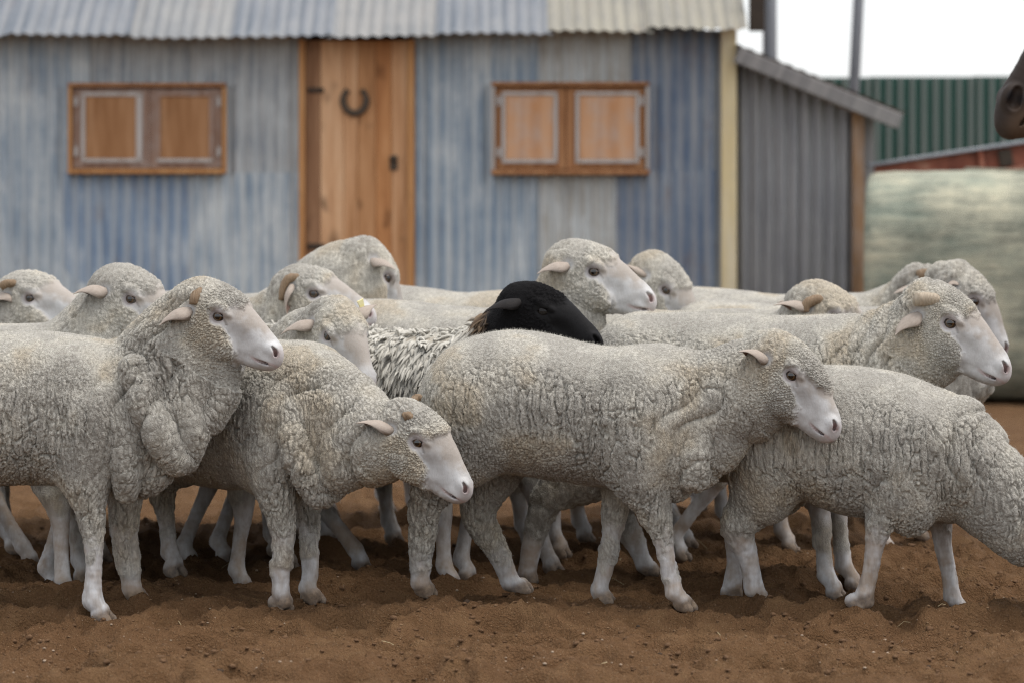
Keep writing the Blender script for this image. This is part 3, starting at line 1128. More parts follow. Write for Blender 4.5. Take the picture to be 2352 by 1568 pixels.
def mat_eye():
    t = NT('eye')
    tc = t.add('ShaderNodeTexCoord')
    sx = t.add('ShaderNodeSeparateXYZ')
    t.link(tc.outputs['Object'], sx.inputs[0])
    r2 = t.math('SQRT', t.math('ADD', t.math('POWER', sx.outputs[0], 2.0), t.math('POWER', sx.outputs[2], 2.0)))
    iris = t.ramp(r2, [(0, (.006, .005, .005)), (.40, (.008, .006, .005)), (.45, (.085, .045, .016)), (.58, (.06, .03, .012)), (.66, (.010, .007, .006)), (1, (.02, .012, .01))])
    t.base(iris)
    t.rough(.08)
    t.b.inputs['Specular IOR Level'].default_value = .6
    t.b.inputs['Coat Weight'].default_value = .6
    t.b.inputs['Coat Roughness'].default_value = .03
    return t.m
MAT['eye'] = mat_eye()

def mat_ear(name, c0, c1, inner):
    t = NT(name)
    ob = t.coord('Object')
    n = t.noise(ob, 6, 4, .6)
    c = t.mix(n, c0, c1)
    c = t.mix(t.math('MULTIPLY', t.attr('inner'), .8), c, inner)
    t.base(c)
    t.rough(.75)
    t.normal(t.bump(t.noise(ob, 60, 2), .3, .01))
    t.b.inputs['Subsurface Weight'].default_value = 0.0
    return t.m
MAT['ear'] = mat_ear('ear_skin', (.32, .255, .21), (.47, .41, .35), (.20, .115, .085))
MAT['ear_black'] = mat_ear('ear_black', (.008, .007, .008), (.02, .016, .014), (.03, .02, .018))

def mat_horn(name='horn', g=1.0):
    t = NT(name)
    ob = t.coord('Object', (1, 1, 1))
    w = t.add('ShaderNodeTexWave')
    w.inputs['Scale'].default_value = 40
    w.inputs['Distortion'].default_value = 3.0
    t.link(ob, w.inputs['Vector'])
    n = t.noise(ob, 50, 4, .6)
    c = t.mix(n, (.12, .075, .04), (.34, .25, .165))
    c = t.mix(t.math('MULTIPLY', w.outputs['Fac'], .4), c, (.22, .14, .08))
    if g > 1: c = t.mix(.6, c, (.52, .45, .35))
    t.base(c)
    t.rough(.55)
    t.normal(t.bump(w.outputs['Fac'], .4, .004))
    return t.m
MAT['horn'] = mat_horn()
MAT['horn_pale'] = mat_horn('horn_pale', 2.0)
t = NT('tag_plastic'); t.base(t.mix(t.noise(t.coord('Object'), 40, 2), (.75, .72, .60), (.70, .60, .10))); t.rough(.45); MAT['tag'] = t.m
EYE_MESH = make_eye(MAT['eye'])
t = NT('eye_black'); t.base((.008, .006, .005)); t.rough(.12); MAT['eye_black'] = t.m
EYE_DARK = make_eye(MAT['eye_black'])
EAR_MESH = make_ear(MAT['ear'])
EAR_DARK = make_ear(MAT['ear_black'])
TAG_MESH = make_tag()
# ------------------------------------------------------------------ the flock (u, v are columns / rows of a 2352 x 1568 picture, Y metres from the lens)
def F(u, v): return (u / 1.5306, v / 1.5306)
FLOCK = []
# A: big ram at the left
FLOCK.append(dict(key='A', warm=-0.02, label='big merino ram with stub horn and hanging neck folds, leftmost of the front row', th=-8, u=280, Y=7.58, lod=2, seed=10,
    trunk=[(-345, 860, 1000, .08), (-300, 800, 1060, .15), (-190, 768, 1100, .19), (-40, 765, 1112, .205), (80, 761, 1112, .205), (170, 766, 1112, .19), (250, 786, 1110, .17),
           (320, 835, 1095, .14), (370, 900, 1060, .10)],
    neck=[(262, 790, 395, 1085, .155), (300, 762, 440, 1030, .14), (345, 705, 480, 960, .125), (395, 672, 505, 895, .115)],
    head=dict(u=501, v=728, Y=7.50, e=.164, pitch=33.5, yaw=-10), ear=dict(tip=(366, 748), dy=-.03),
    horn=[dict(p=[(462, 672, -.03), (448, 682, -.055), (444, 700, -.06)], r=.016, taper=.3)],
    folds=1.1, fold_w=.085, legwool=(.20, .2), tuft=1.0,
    extra=[dict(p=[(312, 845, -.115, .03, .035), (330, 920, -.125, .035, .04), (365, 990, -.115, .036, .04), (408, 1052, -.08, .028, .035)], k=.012),
           dict(p=[(425, 930, -.07, .03, .04), (440, 985, -.06, .04, .05), (425, 1040, -.05, .035, .04)], k=.015),
           dict(p=[(505, 860, -.02, .03, .05), (510, 910, -.02, .03, .05), (480, 960, -.03, .035, .05)], k=.02),
           dict(p=[(278, 985, -.125, .028, .03), (292, 1060, -.125, .030, .034), (290, 1125, -.10, .024, .03)], k=.012),
           dict(p=[(335, 1030, -.05, .05, .05), (345, 1085, -.04, .045, .05), (330, 1110, -.03, .03, .04)], k=.02)],
    legs=[dict(kind='f', side=-1, foot=(262, 1434, 7.45), j=[(225, 960, .085), (196, 1080, .062), (205, 1160, .042), (214, 1235, .031), (215, 1310, .024), (212, 1378, .029)]),
          dict(kind='f', side=1, foot=(338, 1383, 7.70), j=[(300, 980, .08), (292, 1110, .050), (285, 1200, .040), (293, 1280, .034), (300, 1330, .030), (303, 1350, .028)]),
          dict(kind='h', side=-1, fs=-.70), dict(kind='h', side=1, fs=-.52)]))
# B: head-down sheep
FLOCK.append(dict(key='B', warm=0.06, zone=(350, 0, 2412, 1700), label='sheep lowering its head with small horn nubs and woolly tufts on its forelegs', th=-40, u=668, Y=7.74, lod=2, seed=20, scale=1.0,
    head=dict(u=959, v=1017, Y=7.50, e=.162, pitch=46, yaw=-14), ear=dict(tip=(817, 971), dy=-.035),
    horn=[dict(p=[(948, 958, -.02), (936, 955, -.05), (926, 958, -.055)], r=.018, taper=.35), dict(p=[(945, 925, .09), (958, 912, .10), (968, 914, .10)], r=.014, taper=.4)],
    neck=[(690, 800, 690, 1090, .14, 7.70), (750, 832, 772, 1105, .125, 7.64), (800, 892, 845, 1112, .112, 7.58), (855, 922, 890, 1110, .10, 7.54)],
    folds=.9, legwool=(.205, .2), tuft=1.0,
    extra=[dict(p=[(672, 1000, -.14, .03, .03), (700, 1070, -.12, .036, .04), (735, 1135, -.08, .03, .04)], k=.015),
           dict(p=[(780, 1010, -.05, .05, .06), (790, 1070, -.05, .045, .06), (755, 1110, -.04, .04, .05)], k=.025),
           ],
    legs=[dict(kind='f', side=-1, foot=(662, 1409, 7.60), j=[(655, 960, .08), (628, 1070, .060), (640, 1170, .042), (650, 1235, .032), (646, 1300, .031), (645, 1358, .026)]),
          dict(kind='f', side=1, foot=(738, 1391, 7.78), j=[(720, 1000, .07), (705, 1120, .045), (710, 1200, .032), (712, 1260, .027), (712, 1310, .027), (706, 1350, .025)]),
          dict(kind='h', side=1, foot=(420, 1328, 8.16)), dict(kind='h', side=-1, fs=-.70)]))
# C: middle sheep
FLOCK.append(dict(key='C', warm=-0.03, label='sheep in the middle of the front row walking right in full profile', th=-18, u=1500, Y=7.66, lod=2, seed=30,
    trunk=[(982, 905, 1010, .09), (1000, 845, 1060, .14), (1060, 785, 1080, .185), (1150, 760, 1080, .20), (1250, 766, 1095, .205), (1330, 785, 1105, .20), (1400, 796, 1112, .195),
           (1470, 793, 1115, .18), (1530, 803, 1120, .165), (1590, 840, 1110, .13), (1630, 900, 1075, .09)],
    neck=[(1520, 805, 1600, 1095, .15), (1590, 815, 1670, 1050, .135), (1650, 797, 1725, 1020, .125), (1700, 780, 1760, 995, .115)],
    head=dict(u=1818, v=863, Y=7.52, e=.165, pitch=51.4, yaw=-14), ear=dict(tip=(1695, 807), dy=-.03),
    facewool=.42, folds=.7, legwool=(.205, .12), tuft=1.0,
    extra=[dict(p=[(1608, 985, -.09, .03, .035), (1600, 1040, -.10, .034, .04), (1595, 1095, -.09, .028, .035)], k=.012),
           dict(p=[(1560, 1060, -.06, .05, .06), (1555, 1110, -.05, .035, .05), (1550, 1128, -.04, .02, .04)], k=.02),
           dict(p=[(1660, 1005, -.03, .04, .06), (1640, 1050, -.03, .04, .06), (1610, 1090, -.03, .03, .05)], k=.025)],
    legs=[dict(kind='f', side=-1, foot=(1598, 1408, 7.56), j=[(1450, 960, .085), (1468, 1080, .062), (1500, 1160, .045), (1520, 1225, .031), (1535, 1300, .0245), (1548, 1358, .027)]),
          dict(kind='f', side=1, foot=(1412, 1391, 7.77), j=[(1450, 1000, .06), (1418, 1140, .040), (1408, 1210, .031), (1395, 1280, .027), (1382, 1330, .026), (1376, 1355, .026)]),
          dict(kind='h', side=-1, foot=(1000, 1374, 7.76), j=[(1075, 930, .11), (1035, 1050, .085), (985, 1135, .047), (975, 1170, .040), (968, 1260, .033), (965, 1335, .029)]),
          dict(kind='h', side=1, foot=(1224, 1366, 7.93), j=[(1130, 960, .11), (1140, 1060, .075), (1105, 1140, .052), (1100, 1190, .043), (1145, 1270, .034), (1172, 1335, .029)])]))
# D: right sheep, head out of frame
FLOCK.append(dict(key='D', warm=0.04, label='grazing sheep at the right edge, its head lowered out of the picture', th=-18, u=2100, Y=7.68, lod=2, seed=40,
    trunk=[(1672, 1000, 1090, .08), (1692, 935, 1085, .13), (1750, 868, 1098, .175), (1830, 842, 1130, .20), (1920, 840, 1170, .21), (2000, 848, 1186, .205), (2080, 860, 1185, .195),
           (2145, 888, 1180, .165), (2195, 945, 1168, .12), (2225, 1010, 1140, .08)],
    neck=[(2140, 905, 2205, 1190, .145), (2220, 985, 2262, 1205, .125), (2300, 1058, 2320, 1262, .112), (2375, 1120, 2375, 1310, .105)],
    head=dict(u=2500, v=1250, Y=7.50, e=.158, pitch=62, yaw=-12), ear=dict(), face=False,
    folds=1.0, fold_w=.055, legwool=(.225, .19),
    legs=[dict(kind='f', side=-1, foot=(1992, 1402, 7.60), j=[(2105, 1010, .085), (2070, 1120, .066), (2030, 1185, .044), (2012, 1240, .031), (2000, 1310, .0255), (1985, 1365, .027)]),
          dict(kind='f', side=1, foot=(2226, 1416, 7.78), j=[(2165, 1060, .07), (2160, 1180, .038), (2166, 1250, .028), (2180, 1320, .0235), (2188, 1375, .026)]),
          dict(kind='h', side=-1, foot=(1768, 1392, 7.76), j=[(1760, 970, .11), (1765, 1085, .088), (1725, 1165, .058), (1697, 1212, .044), (1720, 1290, .031), (1732, 1350, .030)]),
          dict(kind='h', side=1, foot=(1702, 1380, 7.94), j=[(1740, 1000, .10), (1740, 1110, .07), (1700, 1190, .042), (1690, 1225, .036), (1690, 1290, .028), (1682, 1345, .029)])]))
# E: horned ram right, second row
FLOCK.append(dict(key='E', warm=0.03, zone=(0, 0, 2412, 940), label='large ram with sawn-off pale horn, standing behind the front row at right', th=-19, u=1950, Y=8.14, lod=2, seed=50,
    trunk=[(1374, 800, 940, .09), (1392, 757, 1000, .15), (1445, 724, 1060, .20), (1550, 715, 1090, .215), (1690, 719, 1100, .22), (1810, 726, 1090, .20), (1920, 730, 1075, .18),
           (1985, 770, 1040, .14), (2030, 830, 1000, .10)],
    neck=[(1925, 730, 1985, 1040, .16), (1995, 716, 2060, 980, .145), (2050, 693, 2115, 915, .135), (2090, 672, 2150, 890, .125)],
    head=dict(u=2183, v=743, Y=8.02, e=.187, pitch=40, yaw=-12), ear=dict(tip=(2056, 770), dy=-.04, bz=-.20),
    horn=[dict(p=[(2162, 696, -.02), (2135, 688, -.06), (2104, 688, -.08)], r=.023, taper=.15, mat='horn_pale')],
    folds=1.0, fold_w=.06, legwool=(.25, .12), tuft=1.0,
    legs=[dict(kind='f', side=-1, foot=(1945, 1383, 8.0)), dict(kind='f', side=1, foot=(1985, 1361, 8.2)),
          dict(kind='h', side=-1, foot=(1232, 1345, 8.28), j=[(1440, 960, .12), (1390, 1060, .09), (1275, 1130, .055), (1248, 1170, .042), (1222, 1250, .033), (1210, 1315, .029)]),
          dict(kind='h', side=1, foot=(1520, 1325, 8.44), j=[(1470, 960, .11), (1460, 1060, .085), (1425, 1150, .05), (1420, 1180, .042), (1460, 1250, .033), (1480, 1295, .029)])]))
# F: turned head with ear tag
FLOCK.append(dict(key='F', warm=0.03, label='sheep facing half towards the camera with a yellow and white ear tag', th=-38, u=635, Y=8.28, lod=1, seed=60,
    head=dict(u=749, v=772, Y=8.0, e=.160, pitch=48, yaw=-50), ear=dict(tip=(645, 768), dy=-.02, dir=(-.25, .9, .25)), ear_tag=True,
    neck_bow=.02, legs=[dict(kind='f', side=-1, foot=(578, 1371, 8.12)), dict(kind='f', side=1, fs=.0), dict(kind='h', side=-1, fs=-.6), dict(kind='h', side=1, fs=-.7)]))
# G: black head
FLOCK.append(dict(key='G', zone=(0, 0, 2412, 930), label='black-faced sheep with shaggy white fleece behind the middle sheep', th=-33, u=1062, Y=8.27, lod=1, seed=70, scale=1.0, black=True,
    head=dict(u=1247, v=716, Y=8.12, e=.163, pitch=30, yaw=-10), ear=dict(tip=(1112, 718), dy=-.04, bz=-.05, w=.95), crack=.4, folds=.2, thick=.004, neck_bow=-.02,
    legs=[dict(kind='f', side=-1, foot=(1060, 1363, 8.1)), dict(kind='f', side=1, foot=(1098, 1345, 8.24)), dict(kind='h', side=-1, foot=(850, 1321, 8.46)), dict(kind='h', side=1, fs=-.72)]))
# H
FLOCK.append(dict(key='H', label='white-faced sheep holding its head high behind the black-faced one', th=-33, u=1240, Y=8.68, lod=1, seed=80, scale=1.07,
    head=dict(u=1365, v=625, Y=8.55, e=.177, pitch=25.6, yaw=-4), ear=dict(tip=(1233, 630), dy=-.03, bz=-.08),
    legs=[dict(kind='f', side=-1, foot=(1290, 1323, 8.5)), dict(kind='f', side=1, fs=.05), dict(kind='h', side=-1, fs=-.7), dict(kind='h', side=1, fs=-.58)]))
# I facing away
FLOCK.append(dict(key='I', warm=-0.02, grid=.016, label='sheep in front of the wooden door with its head turned away', th=-8, u=700, Y=9.35, lod=1, seed=90, scale=1.10,
    head=dict(u=893, v=640, Y=9.25, e=.178, pitch=60, yaw=34, near=-1), ear=dict(tip=(908, 620), dy=-.09, dir=(-.1, .95, .1), bz=-.1, w=.8), face=False, neck_r=1.3, neck_bow=.03,
    legs=[dict(kind='f', side=-1, fs=.02), dict(kind='f', side=1, fs=-.05), dict(kind='h', side=-1, fs=-.7), dict(kind='h', side=1, fs=-.58)]))
# J
FLOCK.append(dict(key='J', warm=-0.03, label='sheep with a curled orange horn beside its drooping ear', th=-18, u=575, Y=8.92, lod=1, seed=100, scale=1.09,
    head=dict(u=721, v=675, Y=8.75, e=.167, pitch=20.4, yaw=-8), ear=dict(tip=(660, 727), dy=-.05, bz=-.02, up=(-1, 0, .3), w=.9),
    horn=[dict(p=[(690, 640, -.03), (664, 640, -.055), (650, 662, -.06), (646, 690, -.06)], r=.017, taper=.5)],
    legs=[dict(kind='f', side=-1, foot=(462, 1312, 8.6)), dict(kind='f', side=1, foot=(540, 1300, 8.75)), dict(kind='h', side=-1, fs=-.75), dict(kind='h', side=1, fs=-.6)]))
# K
FLOCK.append(dict(key='K', grid=.016, label='pale sheep back seen farthest behind the flock beside the door', th=-28, u=1230, Y=9.55, lod=1, seed=110, scale=1.10, face=False,
    head=dict(u=1400, v=760, Y=9.4, e=.17, pitch=45, yaw=-10), ear=dict(),
    legs=[dict(kind='f', side=-1, fs=.05), dict(kind='f', side=1, fs=-.05), dict(kind='h', side=-1, fs=-.72), dict(kind='h', side=1, fs=-.6)]))
# L
FLOCK.append(dict(key='L', warm=-0.04, label='sheep with amber eye looking out above the back of the leftmost ram', th=-14, u=165, Y=8.2, lod=1, seed=120, scale=1.04,
    head=dict(u=300, v=688, Y=8.1, e=.17, pitch=33, yaw=-14), ear=dict(tip=(168, 676), dy=-.03, bz=-.12, w=1.1), neck_r=1.1,
    legs=[dict(kind='f', side=-1, foot=(190, 1400, 7.95)), dict(kind='f', side=1, foot=(150, 1364, 8.12)), dict(kind='h', side=-1, fs=-.7), dict(kind='h', side=1, fs=-.58)]))
# M
FLOCK.append(dict(key='M', warm=-0.02, label='sheep at the far left edge with short tan horn and pale muzzle', th=-12, u=-75, Y=8.75, lod=1, seed=130, scale=1.08,
    head=dict(u=67, v=685, Y=8.65, e=.165, pitch=17, yaw=-22), ear=dict(tip=(-15, 695), dy=-.05, bz=-.1),
    horn=[dict(p=[(30, 652, -.03), (14, 652, -.06), (2, 660, -.06)], r=.016, taper=.3)],
    legs=[dict(kind='f', side=-1, foot=(95, 1312, 8.5)), dict(kind='f', side=1, foot=(55, 1273, 8.8)), dict(kind='h', side=-1, fs=-.7), dict(kind='h', side=1, fs=-.58)]))
# N
FLOCK.append(dict(key='N', grid=.016, label='sheep with only its wool-capped head showing in front of the pale corner post', th=-25, u=1440, Y=9.5, lod=1, seed=140, scale=1.06,
    head=dict(u=1530, v=668, Y=9.35, e=.172, pitch=56, yaw=-12), ear=dict(dir=(-.9, .35, -.55), w=.7, len=.09),
    legs=[dict(kind='f', side=-1, foot=(1600, 1262, 9.0)), dict(kind='f', side=1, fs=.1), dict(kind='h', side=-1, fs=-.7), dict(kind='h', side=1, fs=-.58)]))
# O
FLOCK.append(dict(key='O', warm=0.04, grid=.016, label='ram with ridged brown horn peeking over the large ram\'s back', th=-22, u=1760, Y=8.80, lod=1, seed=150, scale=1.055,
    head=dict(u=1916, v=728, Y=8.62, e=.17, pitch=40, yaw=-8), ear=dict(dir=(-.8, .5, -.6)), neck_r=.9, neck_bow=-.03,
    horn=[dict(p=[(1896, 692, -.03), (1872, 690, -.065), (1852, 700, -.075), (1848, 716, -.075)], r=.020, taper=.35)],
    legs=[dict(kind='f', side=-1, foot=(1588, 1293, 8.72)), dict(kind='f', side=1, fs=.08), dict(kind='h', side=-1, fs=-.72), dict(kind='h', side=1, fs=-.6)]))
# P
FLOCK.append(dict(key='P', warm=-0.03, grid=.016, label='sheep at the back right whose folded neck and horn tip show beside the bale', th=-22, u=1975, Y=9.75, lod=1, seed=160, scale=1.08, face=False,
    head=dict(u=2165, v=690, Y=9.6, e=.175, pitch=48, yaw=4), ear=dict(dir=(-.5, .5, -.8)), folds=1.2,
    horn=[dict(p=[(2146, 640, -.03), (2128, 632, -.06), (2108, 634, -.07)], r=.025, taper=.2)],
    legs=[dict(kind='f', side=-1, foot=(2045, 1262, 9.45)), dict(kind='f', side=1, fs=.05), dict(kind='h', side=-1, fs=-.7), dict(kind='h', side=1, fs=-.58)]))
# Q
FLOCK.append(dict(key='Q', warm=-0.06, label='grey-nosed sheep behind the large ram\'s head at right', th=-20, u=2080, Y=9.12, lod=1, seed=170, scale=1.05,
    head=dict(u=2240, v=694, Y=9.0, e=.175, pitch=54, yaw=4), ear=dict(tip=(2200, 655), dy=-.02, dir=(-.3, .8, .5)), folds=1.2, neck_r=1.1,
    legs=[dict(kind='f', side=-1, foot=(2065, 1287, 8.92)), dict(kind='f', side=1, fs=.06), dict(kind='h', side=-1, fs=-.7), dict(kind='h', side=1, fs=-.58)]))

def foot_points():
    for sp in FLOCK:
        th = math.radians(sp['th'])
        c, sn = math.cos(th), math.sin(th)
        Xc, Yc = wx(sp['u'], sp['Y']), sp['Y']
        for lg in sp['legs']:
            if 'foot' in lg:
                u, v, Y = lg['foot']
                X, z = wx(u, Y), wz(v, Y)
            else:
                s, l = lg['fs'], lg['side'] * .095
                X, Y, z = Xc + s * c - l * sn, Yc + s * sn + l * c, 0.0
            FEET.append((X - .03 * c, Y - .03 * sn, z))
foot_points()
# ------------------------------------------------------------------ ground
def ground_base(X, Y):
    P = np.stack([X, Y, np.zeros_like(X)], 1)
    a = (fbm(P / np.array([.42, .30, 1]), 3, 301) - .5) * .10
    b = (.5 - np.abs(fbm(P / np.array([.21, .14, 1]), 3, 305) - .5) * 3.0) * .088 - .02
    c = np.abs(fbm(P / .05, 3, 311) - .5) * -.062 + .010 + (fbm(P / .018, 2, 313) - .5) * .016
    F1, F2, _ = voro(P / np.array([.16, .16, 1]) + np.array([0, 0, .5]), 320)
    pits = -(1 - sstep(F1, .16, .36)) * .030 * sstep(fbm(P / .5, 2, 330), .40, .56)
    rim = np.exp(-((F1 - .42) / .14) ** 2) * .008
    far = 1 - .6 * sstep(Y, 10, 14)
    return (a + b + c + pits + rim * .6) * far - .004

def ground_h(X, Y):
    z = ground_base(X, Y)
    fx = np.array([f[0] for f in FEET])
    fy = np.array([f[1] for f in FEET])
    fz = np.array([f[2] for f in FEET])
    dz = fz - ground_base(fx, fy)
    num = np.zeros_like(z)
    den = np.zeros_like(z)
    for x, y, d in zip(fx, fy, dz):
        w = np.exp(-((X - x) ** 2 + (Y - y) ** 2) / .105 ** 2)
        num += w * d
        den += w
    return z + num / np.maximum(1, den)

def build_ground():
    def axis(lo, hi, step, out_lo, out_hi, g=1.16):
        core = list(np.arange(lo, hi, step))
        up, s = [core[-1]], step
        while up[-1] < out_hi:
            s *= g
            up.append(up[-1] + s)
        dn, s = [core[0]], step
        while dn[-1] > out_lo:
            s *= g
            dn.append(dn[-1] - s)
        return np.array(dn[:0:-1] + core + up[1:])
    xs = axis(-1.75, 1.75, .0105, -900, 900)
    y1 = np.arange(6.45, 8.4, .0105)
    y2, s = [y1[-1]], .0105
    while y2[-1] < 1500:
        s *= 1.026 if y2[-1] < 13 else 1.12
        y2.append(y2[-1] + s)
    y0, s = [y1[0]], .0105
    while y0[-1] > -60:
        s *= 1.2
        y0.append(y0[-1] - s)
    ys = np.array(y0[:0:-1] + list(y1) + y2[1:])
    X, Y = np.meshgrid(xs, ys, indexing='ij')
    Xf, Yf = X.ravel(), Y.ravel()
    near = (np.abs(Xf) < 12) & (Yf > 3) & (Yf < 20)
    Z = np.zeros_like(Xf)
    Z[near] = ground_h(Xf[near], Yf[near])
    fade = (1 - sstep(np.abs(Xf), 5, 11)) * sstep(Yf, 3, 5) * (1 - sstep(Yf, 15, 19))
    Z *= fade
    V = np.stack([Xf, Yf, Z], 1)
    nx, ny = len(xs), len(ys)
    i, j = np.meshgrid(np.arange(nx - 1), np.arange(ny - 1), indexing='ij')
    a = (i * ny + j).ravel()
    Q = np.stack([a, a + ny, a + ny + 1, a + 1], 1)
    me = to_mesh('ground', V, Q, None, {})
    o = link_mesh('ground', me, MAT['sand'])
    o['kind'] = 'structure'
    return o

def mat_sand():
    t = NT('sand')
    ob = t.coord('Object')
    big = t.noise(ob, 1.4, 4, .55)
    mid = t.noise(ob, 11, 5, .6)
    fin = t.noise(ob, 160, 3, .6)
    c = t.ramp(mid, [(.25, (0.095, 0.050, 0.021)), (.50, (0.150, 0.081, 0.039)), (.75, (0.204, 0.120, 0.059))])
    c = t.mix(t.math('MULTIPLY', t.ramp(big, [(.40, 0.0), (.65, 1.0)]), .45), c, (0.117, 0.057, 0.027))
    c = t.mix(t.math('MULTIPLY', fin, .40), c, (0.237, 0.143, 0.075))
    sp = t.add('ShaderNodeTexVoronoi')
    sp.inputs['Scale'].default_value = 190
    t.link(ob, sp.inputs['Vector'])
    grain = t.ramp(sp.outputs['Distance'], [(.10, 1.0), (.22, 0.0)])
    rnd = t.ramp(t.add('ShaderNodeSeparateColor').outputs[0] if False else sp.outputs['Color'], [(.45, 0.0), (.6, 1.0)])
    c = t.mix(t.math('MULTIPLY', t.math('MULTIPLY', grain, rnd), .85), c, (0.383, 0.286, 0.184))
    t.base(c)
    t.rough(.95)
    t.b.inputs['Specular IOR Level'].default_value = .1
    h1 = t.mix(.5, fin, t.noise(ob, 45, 5, .65))
    t.normal(t.bump(h1, 1.0, .03))
    return t.m
MAT['sand'] = mat_sand()
build_ground()

def scatter_stones(name, count, rmin, rmax, mats, label, seed, cat, yr=(6.6, 9.5), flat=.7):
    rng = np.random.default_rng(seed)
    base = bmesh.new()
    bmesh.ops.create_icosphere(base, subdivisions=1, radius=1.0)
    bv = np.array([v.co[:] for v in base.verts])
    bf = np.array([[v.index for v in f.verts] for f in base.faces])
    base.free()
    Y = yr[0] + (yr[1] - yr[0]) * rng.random(count) ** 1.3
    X = rng.uniform(-1.05, 1.05, count) * Y * .19
    Z = ground_h(X, Y)
    r = rmin + (rmax - rmin) * rng.random(count) ** 2.5
    VV, FF = [], []
    for i in range(count):
        s = r[i] * np.array([rng.uniform(.8, 1.3), rng.uniform(.8, 1.2), rng.uniform(.6, 1.0) * flat])
        q = bv * (1 + rng.normal(0, .16, (len(bv), 1))) * s
        a = rng.uniform(0, 6.28)
        ca, sa = math.cos(a), math.sin(a)
        q = np.stack([q[:, 0] * ca - q[:, 1] * sa, q[:, 0] * sa + q[:, 1] * ca, q[:, 2]], 1)
        VV.append(q + np.array([X[i], Y[i], Z[i] + r[i] * .05]))
        FF.append(bf + i * len(bv))
    me = mesh_py(name, np.vstack(VV), np.vstack(FF), True)
    for m in mats: me.materials.append(m)
    me.polygons.foreach_set('material_index', np.repeat(rng.integers(0, len(mats), count), len(bf)).astype(np.int32))
    o = link_mesh(name, me)
    tag(o, label, cat, kind='stuff')

t = NT('pebble_pale'); t.base(t.mix(t.noise(t.coord('Object'), 60, 2), (.30, .22, .15), (.46, .36, .27))); t.rough(.85); MAT['peb1'] = t.m
t = NT('pebble_brown'); t.base(t.mix(t.noise(t.coord('Object'), 60, 2), (.15, .09, .05), (.28, .18, .10))); t.rough(.9); MAT['peb2'] = t.m
t = NT('dung'); t.base(t.mix(t.noise(t.coord('Object'), 80, 3), (.035, .023, .015), (.075, .048, .03))); t.rough(.9); MAT['dung'] = t.m
t = NT('clod'); t.base(t.mix(t.noise(t.coord('Object'), 90, 3), (.10, .054, .027), (.19, .11, .058))); t.rough(.95); t.normal(t.bump(t.noise(t.coord('Object'), 200, 3), .8, .006)); MAT['clod'] = t.m
scatter_stones('gravel', 3000, .0012, .0050, [MAT['peb1'], MAT['peb2'], MAT['peb2']], 'small pale and brown pebbles scattered over the sand', 5, 'gravel')
scatter_stones('soil_crumbs', 4000, .002, .011, [MAT['clod']], 'loose brown soil crumbs lying on the trampled sand', 6, 'soil')
scatter_stones('droppings', 30, .006, .011, [MAT['dung']], 'dark round sheep droppings scattered on the sand', 8, 'droppings', flat=.9)

def scatter_straw(count):
    rng = np.random.default_rng(21)
    vs, fs = [], []
    for i in range(count):
        Y = rng.uniform(6.7, 9.2)
        X = rng.uniform(-1, 1) * Y * .18
        a, L, w = rng.uniform(0, 6.28), rng.uniform(.02, .07), rng.uniform(.0006, .0012)
        p = np.array([X, Y, 0.0])
        d = np.array([math.cos(a), math.sin(a), 0])
        n = np.array([-d[1], d[0], 0])
        k = len(vs)
        for t_ in (-.5, 0, .5):
            q = p + d * L * t_
            q[2] = ground_h(np.array([q[0]]), np.array([q[1]]))[0] + .004 + (.004 if t_ == 0 else 0)
            for c_ in (n * w, np.array([0, 0, w * 1.4]), -n * w): vs.append(q + c_)
        for j in (0, 3):
            for m_ in range(3):
                m2 = (m_ + 1) % 3
                fs.append((k + j + m_, k + j + m2, k + j + 3 + m2, k + j + 3 + m_))
    o = link_mesh('straw', mesh_py('straw', vs, fs), MAT['straw'])
    tag(o, 'loose bits of dry straw lying on the sand', 'straw', kind='stuff')
t = NT('straw'); t.base((.42, .34, .20)); t.rough(.8); MAT['straw'] = t.m
scatter_straw(26)
scatter_stones('soil_clods', 160, .005, .016, [MAT['clod']], 'larger dark brown clods of churned soil on the sand', 9, 'soil', flat=.6)
# ------------------------------------------------------------------ the corrugated iron shed
YS = 16.9
def sx(u, Y=YS): return wx(u, Y)
def sz(v, Y=YS): return wz(v, Y)
PITCH = .0765

